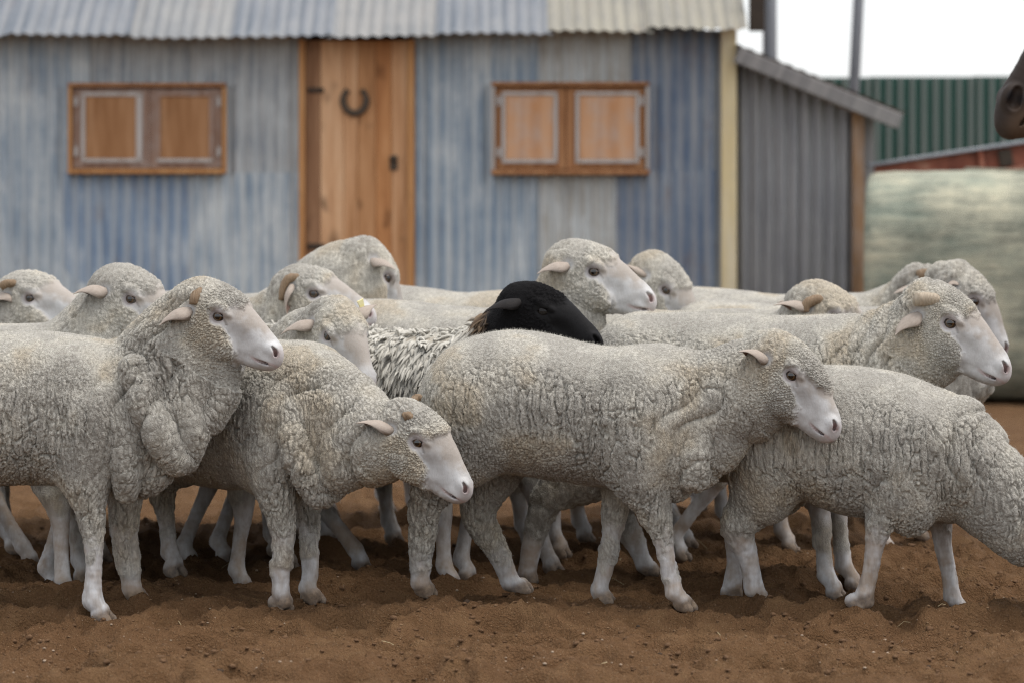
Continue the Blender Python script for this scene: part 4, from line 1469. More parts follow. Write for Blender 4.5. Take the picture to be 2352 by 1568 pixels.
def mat_iron(name, bias=0.0, lo=(.07, .11, .165), mid=(.18, .225, .27), hi=(.42, .44, .435), rust=.2, seed=0.0, gain=1.10):
    """weathered galvanised sheet: pale zinc bloom streaking down over blue-grey metal"""
    t = NT(name)
    ob = t.coord('Object', (1, 1, 1), (seed * 3.1, 0, seed * 2.3))
    s1 = t.noise(t.coord('Object', (16, 1, .55), (seed, 0, seed)), 1.6, 5, .68)
    s2 = t.noise(t.coord('Object', (45, 1, 2.2), (seed, 0, 0)), 1.5, 3, .6)
    blot = t.noise(ob, 3.0, 5, .62)
    f = t.math('ADD', t.math('MULTIPLY', t.mix(.40, t.mix(.35, s1, s2), blot), 1.0), bias)
    lo, mid, hi = (tuple(x * gain for x in c) for c in (lo, mid, hi))
    c = t.ramp(f, [(.36, lo), (.49, mid), (.62, hi)])
    dark = t.ramp(t.noise(t.coord('Object', (22, 1, .9), (seed * 2, 0, 3)), 1.4, 4, .6), [(.58, 0.0), (.70, 1.0)])
    c = t.mix(t.math('MULTIPLY', dark, .55), c, lo)
    wv = t.add('ShaderNodeTexWave', wave_type='BANDS', bands_direction='X', wave_profile='SIN')
    wv.inputs['Scale'].default_value = 2 * math.pi / (20 * PITCH)
    wv.inputs['Distortion'].default_value = 0.0
    wv.inputs['Phase Offset'].default_value = math.pi
    t.link(t.coord('Object'), wv.inputs['Vector'])
    c = t.mix(t.math('MULTIPLY', t.math('MULTIPLY', wv.outputs['Fac'], t.ramp(s1, [(.30, 0.35), (.6, 1.0)])), .62), c, hi)   # paler along the crowns
    r = t.ramp(t.noise(t.coord('Object', (2, 1, .8), (seed, 0, 1)), 3.5, 5, .65), [(.56, 0.0), (.72, 1.0)])
    c = t.mix(t.math('MULTIPLY', r, rust), c, (.22, .13, .075))
    t.base(c)
    t.rough(.6)
    t.b.inputs['Specular IOR Level'].default_value = .35
    t.normal(t.bump(blot, .15, .01))
    return t.m
WARM = (.50, .46, .37)
IRON = {
    'a': mat_iron('iron_a', .02, gain=1.49, rust=.25, seed=1.1),
    'b': mat_iron('iron_b', .01, mid=(.25, .26, .265), gain=1.43, rust=.2, seed=2.7),
    'c': mat_iron('iron_c', -.045, lo=(.075, .125, .205), mid=(.17, .22, .285), gain=1.49, rust=.35, seed=3.9),
    'd': mat_iron('iron_d', .05, gain=1.52, rust=.1, seed=5.2),
    'e': mat_iron('iron_e', .0, lo=(.085, .135, .20), gain=1.52, rust=.12, seed=6.6),
    'f': mat_iron('iron_f', .03, lo=(.14, .15, .155), mid=(.27, .255, .225), gain=1.38, rust=.3, seed=7.3),
    'g': mat_iron('iron_g', -.07, lo=(.065, .10, .16), mid=(.15, .18, .22), hi=(.33, .33, .33), gain=1.38, rust=.4, seed=8.8),
    'r1': mat_iron('iron_r1', .0, lo=(0.081, 0.104, 0.130), mid=(0.148, 0.163, 0.185), hi=(0.229, 0.233, 0.237), rust=.1, seed=9.4),
    'r2': mat_iron('iron_r2', .03, lo=(0.111, 0.126, 0.144), mid=(0.178, 0.185, 0.192), hi=(0.244, 0.244, 0.237), rust=.1, seed=10.1),
    'r3': mat_iron('iron_r3', .04, lo=(0.133, 0.141, 0.148), mid=(0.192, 0.196, 0.196), hi=(0.259, 0.252, 0.240), rust=.1, seed=11.6),
    'r4': mat_iron('iron_r4', .0, lo=(0.148, 0.148, 0.141), mid=(0.222, 0.211, 0.181), hi=(0.296, 0.274, 0.215), rust=.25, seed=12.2),
    'l': mat_iron('iron_l', .0, lo=(.15, .155, .165), mid=(.22, .22, .225), hi=(.29, .285, .28), gain=1.32, rust=.1, seed=13.9),
}

def corrugated(name, width, height, mat, parent, loc, amp=.013, pitch=PITCH, tilt=0.0, wob=.004, ncol=8, rows=8, edge=None, seed=0, top=None):
    """one sheet: x across, z up from 0, waves along y. top(x) optionally cuts the upper edge"""
    rng = random.Random(seed)
    n = max(4, int(width / pitch * ncol))
    vs, fs = [], []
    for j in range(rows + 1):
        for i in range(n + 1):
            x = width * i / n
            hh = height if top is None else top(x)
            z = hh * j / rows
            y = amp * math.cos(2 * math.pi * x / pitch) + wob * math.sin(x * 2.1 + seed) * math.sin(z * 1.7 + seed * 1.3)
            zz = z + (edge(x) if (edge and j == 0) else 0)
            vs.append((x, y, zz))
    for j in range(rows):
        for i in range(n):
            a = j * (n + 1) + i
            fs.append((a, a + 1, a + n + 2, a + n + 1))
    me = mesh_py(name, vs, fs, True)
    o = link_mesh(name, me, mat, parent)
    o.location = loc
    o.rotation_euler = (tilt, 0, 0)
    return o

def mat_wood(name, c0, c1, c2, knots=.6, scale=1.0, seed=0.0, pale=0.0):
    t = NT(name)
    g = t.coord('Object', (16 * scale, 16 * scale, 1.1 * scale), (seed, seed, seed))
    n = t.noise(g, 1.5, 5, .62, .6)
    ob = t.coord('Object', (1, 1, .6), (seed * 3, 0, seed))
    k = t.ramp(t.noise(ob, 6.0, 2, .5), [(.60, 0.0), (.72, 1.0)])
    c = t.ramp(n, [(.30, c0), (.52, c1), (.72, c2)])
    c = t.mix(t.math('MULTIPLY', k, knots), c, tuple(x * .35 for x in c0))
    if pale:
        p = t.ramp(t.noise(t.coord('Object', (3, 3, 2), (seed, 0, 4)), 3.2, 4, .6), [(.42, 0.0), (.68, 1.0)])
        c = t.mix(t.math('MULTIPLY', p, pale), c, (.47, .43, .40))
    t.base(c)
    t.rough(.75)
    t.normal(t.bump(n, .25, .006))
    return t.m
WOOD = [mat_wood('door_wood_%d' % i, a, b, c_, .85, seed=i * 1.7) for i, (a, b, c_) in enumerate([
    ((0.197, 0.094, 0.046), (0.290, 0.154, 0.082), (0.383, 0.220, 0.122)),
    ((0.464, 0.242, 0.117), (0.638, 0.374, 0.204), (0.720, 0.473, 0.286)),
    ((0.302, 0.138, 0.056), (0.464, 0.231, 0.102), (0.580, 0.319, 0.158)),
    ((0.348, 0.143, 0.053), (0.499, 0.231, 0.092), (0.603, 0.319, 0.148)),
    ((0.418, 0.209, 0.092), (0.580, 0.319, 0.163), (0.673, 0.418, 0.240))])]
FRAMEW = mat_wood('frame_wood', (.36, .16, .06), (.48, .24, .095), (.55, .31, .14), .3, seed=9)
SHUT_O = mat_wood('shutter_frame_wood', (.27, .12, .05), (.38, .18, .08), (.46, .25, .12), .3, seed=12)
SHUT_G = mat_wood('weathered_rail', (.24, .14, .095), (.32, .20, .145), (.40, .29, .23), .1, seed=15, pale=.38)
SHUT_W = mat_wood('whitewashed_moulding', (.38, .33, .29), (.50, .46, .43), (.58, .55, .52), .1, seed=18, pale=.3)
PLY_L = mat_wood('plywood_brown', (.29, .135, .055), (.38, .195, .09), (.45, .25, .13), .15, seed=21)
PLY_R = mat_wood('plywood_orange', (.50, .25, .115), (.59, .32, .17), (.63, .40, .25), .05, .6, seed=24, pale=.45)
CREAM = mat_wood('cream_post', (.64, .51, .27), (.74, .62, .38), (.78, .69, .50), .1, seed=27, pale=.15)
GREYW = mat_wood('grey_timber', (.16, .155, .155), (.235, .225, .22), (.31, .295, .28), .3, seed=30)
t = NT('dark_steel'); t.base(t.mix(t.noise(t.coord('Object'), 20, 4), (.03, .024, .02), (.08, .06, .045))); t.rough(.6); t.b.inputs['Metallic'].default_value = .4; MAT['steel'] = t.m
t = NT('old_iron'); t.base(t.mix(t.noise(t.coord('Object'), 30, 4), (.05, .038, .028), (.12, .09, .065))); t.rough(.7); MAT['oldiron'] = t.m
t = NT('dark_inside'); t.base((.03, .028, .026)); t.rough(.9); MAT['inside'] = t.m

shed = empty('shed', (sx(900), YS, 0))
tag(shed, 'weathered blue-grey corrugated iron shed with wooden door and shuttered windows', 'shed')
SO = Vector((sx(900), YS, 0))
def sb(name, u0, u1, v0, v1, d0, d1, mat, parent=shed, bevel=.004):
    """box on the shed front between picture columns/rows; d0,d1 = metres in front of the wall plane (towards the lens)"""
    po = SO if parent is shed else None
    me = box_mesh(name, sx(u1) - sx(u0), d1 - d0, sz(v0) - sz(v1), bevel)
    o = link_mesh(name, me, mat, parent)
    p = Vector(((sx(u0) + sx(u1)) / 2, YS - (d0 + d1) / 2, (sz(v0) + sz(v1)) / 2)) - SO
    q = parent
    while q is not None and q is not shed:
        p -= q.location
        q = q.parent
    o.location = p
    return o
EAVE = 2.03
def sheet(u0, u1, v0, v1, key, seed, d=0.0):
    x0, x1 = sx(u0), sx(u1)
    z0, z1 = sz(v1), sz(v0)
    # keep the wave phase continuous along the wall
    ph = math.floor((x0 - sx(-300)) / PITCH)
    x0 = sx(-300) + ph * PITCH
    w = math.ceil((x1 - x0) / PITCH) * PITCH + .01
    o = corrugated('wall_sheet', w, z1 - z0, IRON[key], shed, Vector((x0, YS - d, z0)) - SO, seed=seed, rows=5)
    return o
GV = V0 + CAM_H * FPX / YS + 8
sheet(-300, 0, 70, GV, 'b', 1)
sheet(-10, 175, 70, GV, 'a', 2, .012)
sheet(170, 450, 70, 410, 'b', 3)
sheet(172, 452, 395, GV, 'c', 4, .012)
sheet(446, 690, 70, 405, 'b', 5, .006)
sheet(444, 690, 398, GV, 'd', 6, .016)
sheet(950, 1262, 70, GV, 'e', 7)
sheet(1252, 1424, 70, GV, 'f', 8, .012)
sheet(1418, 1660, 70, 402, 'g', 9)
sheet(1418, 1660, 392, GV, 'g', 10, .012)
box('back_wall', sx(-300) - SO.x, sx(1660) - SO.x, 1.6, 1.64, -.05, 2.75, MAT['inside'], shed)
# roof sheets, pitched up and away from the eave
roof_def = [(-300, 20, 'r1', 20), (12, 300, 'r1', 21), (284, 545, 'r2', 22), (530, 775, 'r1', 23), (752, 1012, 'r3', 24), (1000, 1268, 'r1', 25), (1254, 1500, 'r4', 26), (1484, 1716, 'r4', 27)]
for i, (u0, u1, key, sd) in enumerate(roof_def):
    x0, x1 = wx(u0, YS - .25), wx(u1, YS - .25)
    zc = EAVE - .012 * math.sin((u0 + 200) / 420.0) + (.018 if u0 > 1200 else 0)
    o = corrugated('roof_sheet', x1 - x0, 2.3, IRON[key], shed, Vector((x0, YS - .26 - .008 * (i % 2), zc + .02 + .010 * (i % 2))) - SO, amp=.0075, tilt=math.radians(-58), rows=6, seed=sd,
                   edge=lambda x, s=sd: .012 * math.sin(x * 5 + s))
#box('eave_beam', sx(-300) - SO.x, sx(1690) - SO.x, -.13, -.05, EAVE - .06, EAVE + .02, GREYW, shed)
# right-hand corner and gable
sb('corner_post', 1655, 1690, 60, GV, .0, .075, CREAM)
cp2 = sb('corner_post', 1668, 1692, 70, GV, -.10, -.02, CREAM)
sb('gable_board', 1718, 1752, -60, 74, .05, .14, MAT['steel'])
# door
door = sb('door', 700, 944, 92, GV - 6, -.03, .012, WOOD[0])
pl = [(703, 737, 0), (737.5, 790, 1), (790.5, 822, 4), (822.5, 864, 2), (864.5, 900, 3), (900.5, 938, 4)]
for a, b, k in pl:
    sb('plank', a, b, 94, GV - 8, .014, .042 + .003 * (k % 2), WOOD[k], door, .003)
sb('door_frame', 688, 702.5, 92, GV, .0, .075, FRAMEW)
sb('door_frame', 937, 953, 92, GV, .0, .075, FRAMEW)
sb('hinge', 708, 745, 203, 214, .046, .056, MAT['steel'], door, .002)
sb('hinge', 708, 748, 560, 572, .046, .056, MAT['steel'], door, .002)
lk = sb('lock', 896, 914, 358, 392, .046, .056, MAT['oldiron'], door, .003)
hp = [(0, 0, 0)]
kn = tube_mesh('door_knob', [(0, 0, 0), (0, -.03, 0), (0, -.045, 0), (0, -.062, 0)], [.008, .009, .019, .012], 12)
o = link_mesh('door_knob', kn, MAT['steel'], door)
o.location = Vector((sx(905), YS - .05, sz(368))) - SO - door.location
# windows with shutters
def window(u0, u1, v0, v1, left):
    f = sb('window', u0 + 3, u1 - 3, v0 + 3, v1 - 3, .015, .03, MAT['inside'])
    fr = FRAMEW if left else SHUT_O
    sb('frame_rail', u0, u1, v0, v0 + 9, .02, .085, SHUT_O, f)
    sb('frame_rail', u0, u1, v1 - 11, v1, .02, .095, fr, f)
    sb('frame_stile', u0, u0 + 9, v0 + 9.5, v1 - 11.5, .02, .075, FRAMEW if left else SHUT_W, f)
    sb('frame_stile', u1 - 9, u1, v0 + 9.5, v1 - 11.5, .02, .075, FRAMEW if left else SHUT_W, f)
    um = (u0 + u1) / 2 + (4 if left else -10)
    rail = SHUT_G if left else SHUT_O
    ply = PLY_L if left else PLY_R
    for (a, b, n) in ((u0 + 10, um - .8, 0), (um + .8, u1 - 10, 1)):
        s = sb('shutter', a, b, v0 + 11, v1 - 13, .032, .045, rail, f)
        w = 20 if left else 14
        g = 26 if not left else 20
        la, lb = (a + w, b - g * .7) if n == 0 else (a + g * .8, b - w)
        ta, tb = v0 + 22, v1 - 26
        sb('panel', la + 9, lb - 9, ta + 9, tb - 9, .047, .053, ply, f, .002)
        ml = [SHUT_W] * 4
        if left: ml = [SHUT_W, SHUT_G, SHUT_G if n else SHUT_W, SHUT_W] if n == 0 else [SHUT_G, SHUT_W, SHUT_G, SHUT_G]
        ws = 15 if left and n == 0 else 9
        sb('moulding', la, lb, ta, ta + 8.5, .047, .062, ml[0] if not (left and n) else SHUT_G, f, .003)
        sb('moulding', la, lb, tb - 8.5, tb, .047, .062, ml[1] if not left else SHUT_W, f, .003)
        sb('moulding', la, la + 8.5, ta + 8.8, tb - 8.8, .047, .062, SHUT_W if not left else (SHUT_G if n else SHUT_W), f, .003)
        sb('moulding', lb - ws, lb, ta + 8.8, tb - 8.8, .047, .062, SHUT_W if not (left and n) else SHUT_G, f, .003)
        for vv in (v0 + 32, v1 - 62):
            hu = a + 3 if n == 0 else b - 12
            sb('hinge', hu, hu + 9, vv, vv + 22, .047, .056, SHUT_W, f, .002)
    return f
window(160, 522, 192, 400, True)
window(1128, 1491, 190, 402, False)
# horseshoe hung on the door
hs_pts, hs_r = [], []
for i in range(25):
    a = math.radians(-232 + (284 * i / 24))
    hs_pts.append((.066 * math.cos(a) * (1 + .04 * math.cos(2 * a)), 0, .078 * math.sin(a)))
    hs_r.append(.0205 if 3 < i < 21 else .017)
me = tube_mesh('horseshoe', hs_pts, hs_r, 8, squash=.9)
for v in me.vertices: v.co.y *= .45
hs = link_mesh('horseshoe', me, MAT['oldiron'])
hs.location = (sx(816), YS - .058, sz(232))
tag(hs, 'rusty dark iron horseshoe hung open end up on the wooden door', 'horseshoe')

# ------------------------------------------------------------------ lean-to
lean = empty('lean_to', (sx(1840), YS, 0))
tag(lean, 'grey corrugated lean-to with sloping timber roof edge at the shed corner', 'lean-to')
LO = Vector((sx(1840), YS, 0))
def lb(name, u0, u1, v0, v1, d0, d1, mat):
    me = box_mesh(name, sx(u1) - sx(u0), d1 - d0, sz(v0) - sz(v1), .004)
    o = link_mesh(name, me, mat, lean)
    o.location = Vector(((sx(u0) + sx(u1)) / 2, YS - (d0 + d1) / 2, (sz(v0) + sz(v1)) / 2)) - LO
    return o
def topline(u): return 138 + (u - 1690) * (280 - 138) / (2000 - 1690)
for k, (u0, u1) in enumerate([(1693, 1850), (1838, 1962)]):
    x0, x1 = sx(u0), sx(u1)
    zb = sz(GV)
    corrugated('wall_sheet', x1 - x0, 1.0, IRON['l'], lean, Vector((x0, YS + .03 - .012 * k, zb)) - LO, amp=.024, seed=40 + k, rows=6,
               top=lambda x, u0=u0: sz(topline(u0 + x / (YS / FPX))) - sz(GV))
lb('post', 1957, 1983, 255, GV, -.03, .05, mat_wood('orange_post', (.20, .125, .075), (.32, .19, .105), (.42, .26, .15), .3, seed=33, pale=.3))
lb('post', 1984, 2008, 268, GV, -.10, .0, GREYW)
ang = math.atan2(sz(128) - sz(278), sx(2055) - sx(1690))
Lr = math.hypot(sz(128) - sz(278), sx(2055) - sx(1690)) + .05
rb = link_mesh('roof_edge_board', box_mesh('roof_edge_board', Lr - .03, .05, .092, .005), GREYW, lean)
rb.location = Vector(((sx(1690) + sx(2055)) / 2, YS - .16, (sz(132) + sz(280)) / 2)) - LO
rb.rotation_euler = (0, ang, 0)
rt = corrugated('roof_sheet', 1.0, 1.6, IRON['l'], lean, (0, 0, 0), rows=4, seed=50, amp=.004)
me = rt.data
co = np.array([v.co[:] for v in me.vertices])
nx = Lr
V2 = np.stack([(co[:, 0] - .5) * nx, co[:, 2] - .17, co[:, 1] + .06], 1)
me.vertices.foreach_set('co', V2.astype(np.float32).ravel())
me.update()
rt.location = Vector(((sx(1690) + sx(2055)) / 2, YS, (sz(132) + sz(280)) / 2)) - LO
rt.rotation_euler = (0, ang, 0)

# ------------------------------------------------------------------ green ribbed fence, poles, bale, red rail
def mat_green():
    t = NT('green_paint')
    ob = t.coord('Object')
    c = t.mix(t.noise(ob, 3, 4), (.012, .085, .062), (.03, .12, .09))
    t.base(t.mix(t.math('MULTIPLY', t.noise(t.coord('Object', (1, 1, .3)), 8, 3), .35), c, (.10, .15, .13)))
    t.rough(.45)
    t.b.inputs['Specular IOR Level'].default_value = .4
    return t.m
MAT['green'] = mat_green()
t = NT('green_sheen'); t.base(t.mix(t.noise(t.coord('Object', (1, 1, .3)), 6, 4), (.12, .16, .145), (.20, .22, .20))); t.rough(.5); MAT['green_sheen'] = t.m  # paler green for the rib crowns: reflected light painted into the colour
YG = 22.0
gf = empty('ribbed_fence', (wx(2100, YG), YG, 0))
tag(gf, 'tall dark green ribbed steel fence behind the lean-to', 'fence')
x = wx(1760, YG)
for k in range(4):
    w = .815
    n = 9
    p = w / n
    vs, fs = [], []
    prof = [(0, 0), (.34, 0), (.46, -.032), (.86, -.032), (.98, 0)]
    xs_ = [(i + a) * p for i in range(n) for a, _ in prof]
    ds_ = [d for i in range(n) for _, d in prof]
    H = wz(178 - (x - wx(1900, YG)) * 1.8, YG)
    for z in (-.05, H):
        for a, d in zip(xs_, ds_): vs.append((a, d, z))
    m = len(xs_)
    for i in range(m - 1): fs.append((i, i + 1, m + i + 1, m + i))
    fme = mesh_py('fence_panel', vs, fs)
    fme.materials.append(MAT['green'])
    fme.materials.append(MAT['green_sheen'])
    for i, f in enumerate(fme.polygons): f.material_index = 1 if i % 5 == 2 else 0
    o = link_mesh('fence_panel', fme, None, gf)
    o.location = (x - gf.location.x, .004 * (k % 2), 0)
    x += w - .02
t = NT('galvanised'); t.base(t.mix(t.noise(t.coord('Object', (1, 1, .3)), 12, 4), (.22, .235, .26), (.34, .35, .37))); t.rough(.5); t.b.inputs['Metallic'].default_value = .3; MAT['galv'] = t.m
def pole(ub, vb, ut, Y, r, label, zt=5.0):
    zb = 0.0
    kx = (wx(ut, Y) - wx(ub, Y)) / (wz(0, Y) - wz(vb, Y))
    x0 = wx(ub, Y) - kx * wz(vb, Y)
    me = tube_mesh('steel_pole', [(0, 0, -.1), (kx * zt * .5, 0, zt * .5), (kx * zt, 0, zt)], [r, r, r * .98], 14)
    o = link_mesh('steel_pole', me, MAT['galv'])
    o.location = (x0, Y, 0)
    tag(o, label, 'pole', 'steel poles behind the shed')
    c = link_mesh('pole_collar', tube_mesh('pole_collar', [(kx * .0, 0, .0), (0, 0, .25)], [r * 1.25, r * 1.25], 14), MAT['galv'], o)
pole(1962, 185, 1972, 19.5, .038, 'leaning grey steel pole in front of the green fence')
pole(1768, 185, 1768, 18.6, .047, 'upright pale grey steel pole just right of the shed roof')

def mat_bale():
    t = NT('net_wrapped_hay')
    ob = t.coord('Object')
    band = t.mix(.55, t.noise(t.coord('Object', (.5, 9, 9)), 9, 5, .7), t.noise(t.coord('Object', (.35, 2.4, 2.4)), 8, 3, .7))
    n = t.noise(ob, 5, 4, .6)
    c = t.ramp(t.mix(.45, band, n), [(.40, (.17, .18, .14)), (.48, (.31, .31, .24)), (.55, (.44, .425, .32)), (.64, (.58, .54, .39))])
    g = t.ramp(t.noise(t.coord('Object', (1, 1.6, 2.2)), 1.7, 4, .6), [(.46, 0.0), (.64, 1.0)])
    c = t.mix(t.math('MULTIPLY', g, .45), c, (.19, .25, .21))
    t.base(c)
    t.rough(.85)
    t.normal(t.bump(band, .8, .02))
    return t.m
MAT['bale'] = mat_bale()
YB = 16.05
bR = .64
bx0, bx1 = wx(2006, YB), wx(2006, YB) + 1.25
n1, n2 = 30, 64
vs, fs = [], []
for i in range(n1 + 1):
    tt = i / n1
    edge = 1 - .022 * (abs(tt * 2 - 1) ** 20)
    for j in range(n2):
        a = 2 * math.pi * j / n2
        r = bR * edge * (1 + .006 * math.sin(3 * a + tt * 4) + random.uniform(-.003, .003))
        ca_, sa_ = math.cos(a), math.sin(a)
        q_ = (abs(ca_) ** 3.2 + abs(sa_) ** 3.2) ** (-1 / 3.2)       # slumped, rather square section
        vs.append(((bx1 - bx0) * tt, r * q_ * ca_, max(r * q_ * sa_, -bR * .95)))
for i in range(n1):
    for j in range(n2):
        j2 = (j + 1) % n2
        fs.append((i * n2 + j, (i + 1) * n2 + j, (i + 1) * n2 + j2, i * n2 + j2))
for e in (0, n1):
    vs.append(((bx1 - bx0) * e / n1, 0, 0))
    ci = len(vs) - 1
    for j in range(n2):
        j2 = (j + 1) % n2
        fs.append((ci, e * n2 + j, e * n2 + j2) if e == 0 else (ci, e * n2 + j2, e * n2 + j))
bale = link_mesh('hay_bale', mesh_py('hay_bale', vs, fs, True), MAT['bale'])
bale.location = (bx0, YB, bR * .95)
bale.rotation_euler = (0, 0, math.radians(-12))
tag(bale, 'large round net-wrapped hay bale lying at the right edge', 'bale')
# loose band across the top of the bale
t = NT('bale_band'); t.base(t.mix(t.noise(t.coord('Object'), 30, 3), (.15, .145, .11), (.28, .265, .20))); t.rough(.8); MAT['band'] = t.m
bp = []
for i in range(14):
    tt = i / 13
    a = math.radians(96 + 16 * tt ** .7 * 1.9)
    bp.append(((bx1 - bx0) * (.42 + .58 * tt), math.cos(a) * bR * 1.03, bR * 1.0 - .035 * tt))
band = link_mesh('wrap_band', tube_mesh('wrap_band', bp, [.022] * 14, 8), MAT['band'], bale)

def mat_red():
    t = NT('red_oxide')
    ob = t.coord('Object')
    c = t.ramp(t.noise(ob, 4.5, 4, .6), [(.35, (.13, .035, .022)), (.55, (.26, .085, .05)), (.72, (.42, .22, .15))])
    t.base(c)
    t.rough(.55)
    return t.m
MAT['red'] = mat_red()
YR = 16.95
rail = empty('steel_ramp', (wx(2170, YR), YR, 0))
tag(rail, 'red-oxide steel ramp rail rising behind the hay bale', 'ramp')
ra = math.atan2(wz(326, YR) - wz(380, YR), wx(2352, YR) - wx(1990, YR))
Ln = 1.75
def rbx(name, dx0, dx1, dz0, dz1, dy0, dy1, mat):
    o = link_mesh(name, box_mesh(name, dx1 - dx0, dy1 - dy0, dz1 - dz0, .004), mat, rail)
    cx, cz = (dx0 + dx1) / 2, (dz0 + dz1) / 2
    o.location = (wx(1990, YR) + cx * math.cos(ra) - cz * math.sin(ra) - rail.location.x, (dy0 + dy1) / 2, wz(380, YR) + cx * math.sin(ra) + cz * math.cos(ra))
    o.rotation_euler = (0, -ra, 0)
rbx('top_flange', 0, Ln, -.012, .008, -.06, .06, MAT['galv'])
rbx('web', .0, Ln, -.14, -.0125, -.01, .01, MAT['red'])
rbx('bottom_flange', 0, Ln, -.16, -.1405, -.06, .06, MAT['red'])
rbx('stiffener', .66, .69, -.14, -.013, -.055, -.011, MAT['red'])
rbx('bracket', .78, .86, -.13, -.03, -.05, -.0115, MAT['steel'])
for k, xx in enumerate((.25, 1.5)):
    zt_ = wz(380, YR) + xx * math.sin(ra) - .15
    o = link_mesh('leg', box_mesh('leg', .06, .06, zt_, .004), MAT['red'], rail)
    o.location = (wx(1990, YR) + xx - rail.location.x, 0, zt_ / 2)
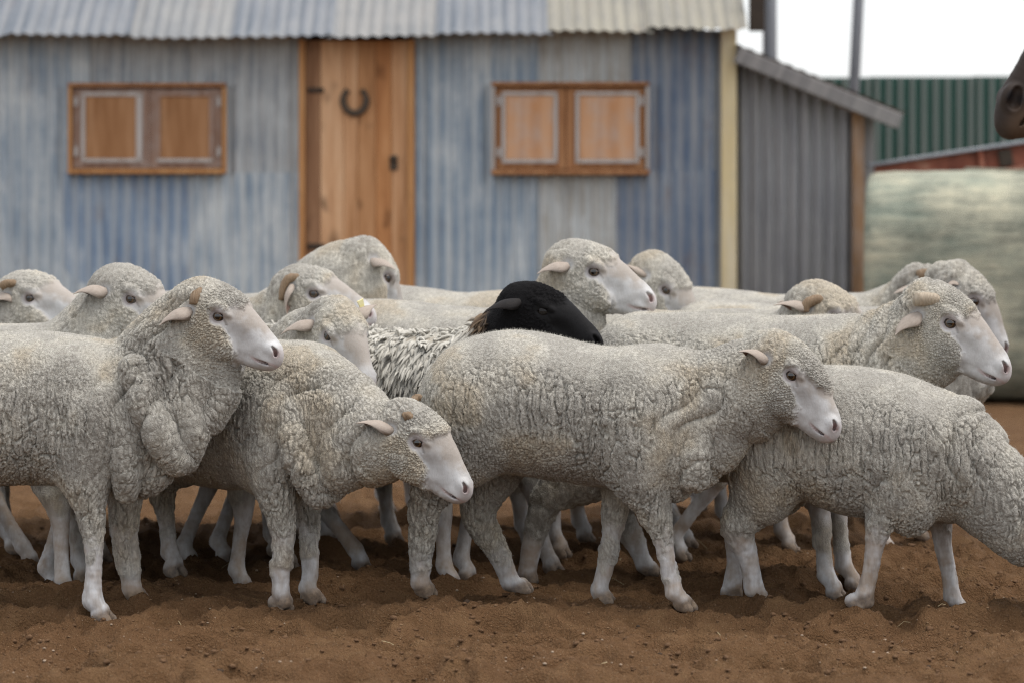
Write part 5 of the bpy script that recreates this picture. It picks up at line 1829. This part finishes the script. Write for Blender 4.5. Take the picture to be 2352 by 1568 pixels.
# ------------------------------------------------------------------ horse at the right edge (only its muzzle reaches into the picture)
def build_horse():
    YH = 9.2
    prims = []
    ox, oz = wx(2320, YH), wz(252, YH)          # nose front
    # local frame: x towards the nose (world -X), y lateral, z up
    L = np.array([0, 1, 0])
    pitch = math.radians(52)
    fx, fz = -math.cos(pitch), -math.sin(pitch)
    ux, uz = -math.sin(pitch), math.cos(pitch)        # 'front of face' normal
    def H(a, b, y=0.0): return np.array([a * fx + b * ux, y, a * fz + b * uz])   # a along face towards nose, b outwards
    st = [(-.60, .0, .10, .075), (-.50, .0, .13, .095), (-.38, -.005, .135, .10), (-.26, -.01, .11, .085), (-.14, -.01, .085, .065), (-.05, -.008, .072, .058), (.0, -.02, .066, .062), (.035, -.03, .052, .055)]
    chain(prims, [H(a, b) for a, b, *_ in st], [s[2] for s in st], [s[3] for s in st], L, k=.03, n=20)
    ellipsoid(prims, H(-.0, -.085), (.045, .045, .04), k=.03)
    for s in (-1, 1):
        ellipsoid(prims, H(-.03, .018, s * .042), (.042, .03, .046), k=.02)
        chain(prims, [H(-.055, .025, s * .075), H(-.015, .01, s * .07)], [.018, .022], [.03, .03], L, k=.008, op='-', smooth=False)
        chain(prims, [H(-.09, -.055, s * .07), H(-.02, -.052, s * .065), H(.035, -.05, s * .03)], [.005, .006, .006], [.03, .03, .03], L, k=.006, op='-')
        ellipsoid(prims, H(-.42, .07, s * .085), (.03, .02, .03), k=.03)
        chain(prims, [H(-.58, .06, s * .05), H(-.66, .10, s * .06), H(-.73, .11, s * .06)], [.03, .028, .006], [.02, .018, .006], L, k=.02)
    # neck, body, legs
    poll = H(-.55, -.03)
    wither = np.array([1.15, 0, .05 + (1.50 - oz)])
    chain(prims, [poll, (poll + wither) / 2 + np.array([0, 0, .06]), wither + np.array([.1, 0, -.25])], [.13, .19, .30], [.08, .11, .18], L, k=.08)
    zb = -oz
    chain(prims, [np.array([1.15, 0, zb + 1.18]), np.array([1.6, 0, zb + 1.12]), np.array([2.1, 0, zb + 1.15]), np.array([2.45, 0, zb + 1.2])], [.30, .31, .30, .26], [.22, .27, .27, .24], L, k=.08)
    for s in (-1, 1):
        chain(prims, [np.array([1.15, s * .14, zb + 1.05]), np.array([1.12, s * .14, zb + .78]), np.array([1.10, s * .13, zb + .45]), np.array([1.12, s * .13, zb + .12]), np.array([1.07, s * .13, zb + .03])], [.14, .09, .055, .04, .06], [.1, .07, .05, .04, .055], L, k=.05)
        chain(prims, [np.array([2.4, s * .14, zb + 1.1]), np.array([2.3, s * .15, zb + .82]), np.array([2.52, s * .14, zb + .52]), np.array([2.46, s * .14, zb + .14]), np.array([2.40, s * .14, zb + .03])], [.22, .13, .06, .042, .062], [.14, .1, .05, .04, .055], L, k=.06)
    V, Q = surface_nets(prims, .024)
    V = V.astype(np.float32)
    NG = None
    def project(V, Q):
        for _ in range(2):
            N = vert_normals(V, Q)
            V = V - N * np.clip(sdf(prims, V.astype(np.float32)), -.01, .01)[:, None] * .9
        return V
    V = project(V, Q)
    for _ in range(3):
        c = V[Q].mean(1)
        V, Q, NG = refine(V, Q, NG, (c[:, 0] < .12) & (c[:, 2] > -.2))
        V = project(V, Q)
    P = V
    pale = (1 - sstep(np.sqrt((P[:, 0] - H(.02, -.07)[0]) ** 2 + (P[:, 2] - H(.02, -.07)[2]) ** 2), .03, .09))
    nos = np.zeros(len(P))
    for s in (-1, 1):
        q = H(-.03, .018, s * .07)
        nos = np.maximum(nos, 1 - sstep(np.sqrt(((P - q) ** 2).sum(1)), .02, .035))
    root = empty('horse', (ox, YH, 0))
    tag(root, 'dark brown horse whose muzzle pokes in at the right edge', 'horse')
    t = NT('horse_coat')
    ob = t.coord('Object')
    c = t.mix(t.noise(ob, 20, 4), (.020, .013, .010), (.042, .028, .020))
    c = t.mix(t.math('MULTIPLY', t.attr('pale'), .8), c, (.11, .07, .045))
    c = t.mix(t.attr('nostril'), c, (.010, .009, .010))
    t.base(c)
    t.rough(.6)
    t.normal(t.bump(t.noise(ob, 300, 2), .2, .003))
    me = to_mesh('body', V, Q, NG, dict(pale=pale, nostril=nos))
    b = link_mesh('body', me, t.m, root)
    b.location = (0, 0, oz)
    for s in (-1, 1):
        o = link_mesh('eye', EYE_MESH, None, root)
        o.location = Vector(H(-.42, .075, s * .098)) + Vector((0, 0, oz))
        o.scale = (.02, .02, .02)
    tail = tube_mesh('tail', [(2.68, 0, 1.28), (2.78, 0, 1.05), (2.76, .01, .7), (2.74, 0, .45)], [.03, .05, .06, .02], 12)
    link_mesh('tail', tail, t.m, root)
build_horse()

# ------------------------------------------------------------------ grow the flock
def top_edge(FC, d, Q):
    n = d['N'][Q].mean(1)
    return .25 + 2.2 * sstep(n[:, 2], .1, .6)
def cannon(FC, d, Q):
    return ((FC[:, 2] < .20) & (FC[:, 2] > .07)).astype(float)
def shag(FC, d, Q):
    return (FC[:, 2] > .46) * (FC[:, 0] < d['sho'] + .25) * (d['dark'][Q].mean(1) < .7) * (d['hl'][Q][:, :, 0].mean(1) < -.55)
BYKEY = {}
from concurrent.futures import ThreadPoolExecutor
with ThreadPoolExecutor(4) as ex:
    list(ex.map(compute_sheep, FLOCK))
for sp in FLOCK:
    realise_sheep(sp)
    BYKEY[sp['key']] = sp
    if sp['lod'] == 2:
        blades(sp, 16000, .0105, .00055, gate=top_edge, seed=sp['seed'])
    elif sp['key'] in 'FGHJLM':
        blades(sp, 5000, .009, .0007, gate=top_edge, seed=sp['seed'])
blades(BYKEY['G'], 5200, .046, .0062, gate=shag, name='fleece_locks', droop=1.0, seed=77, segs=3, lean=.55, curl=.5)
for sp in FLOCK: sp.pop('_', None)
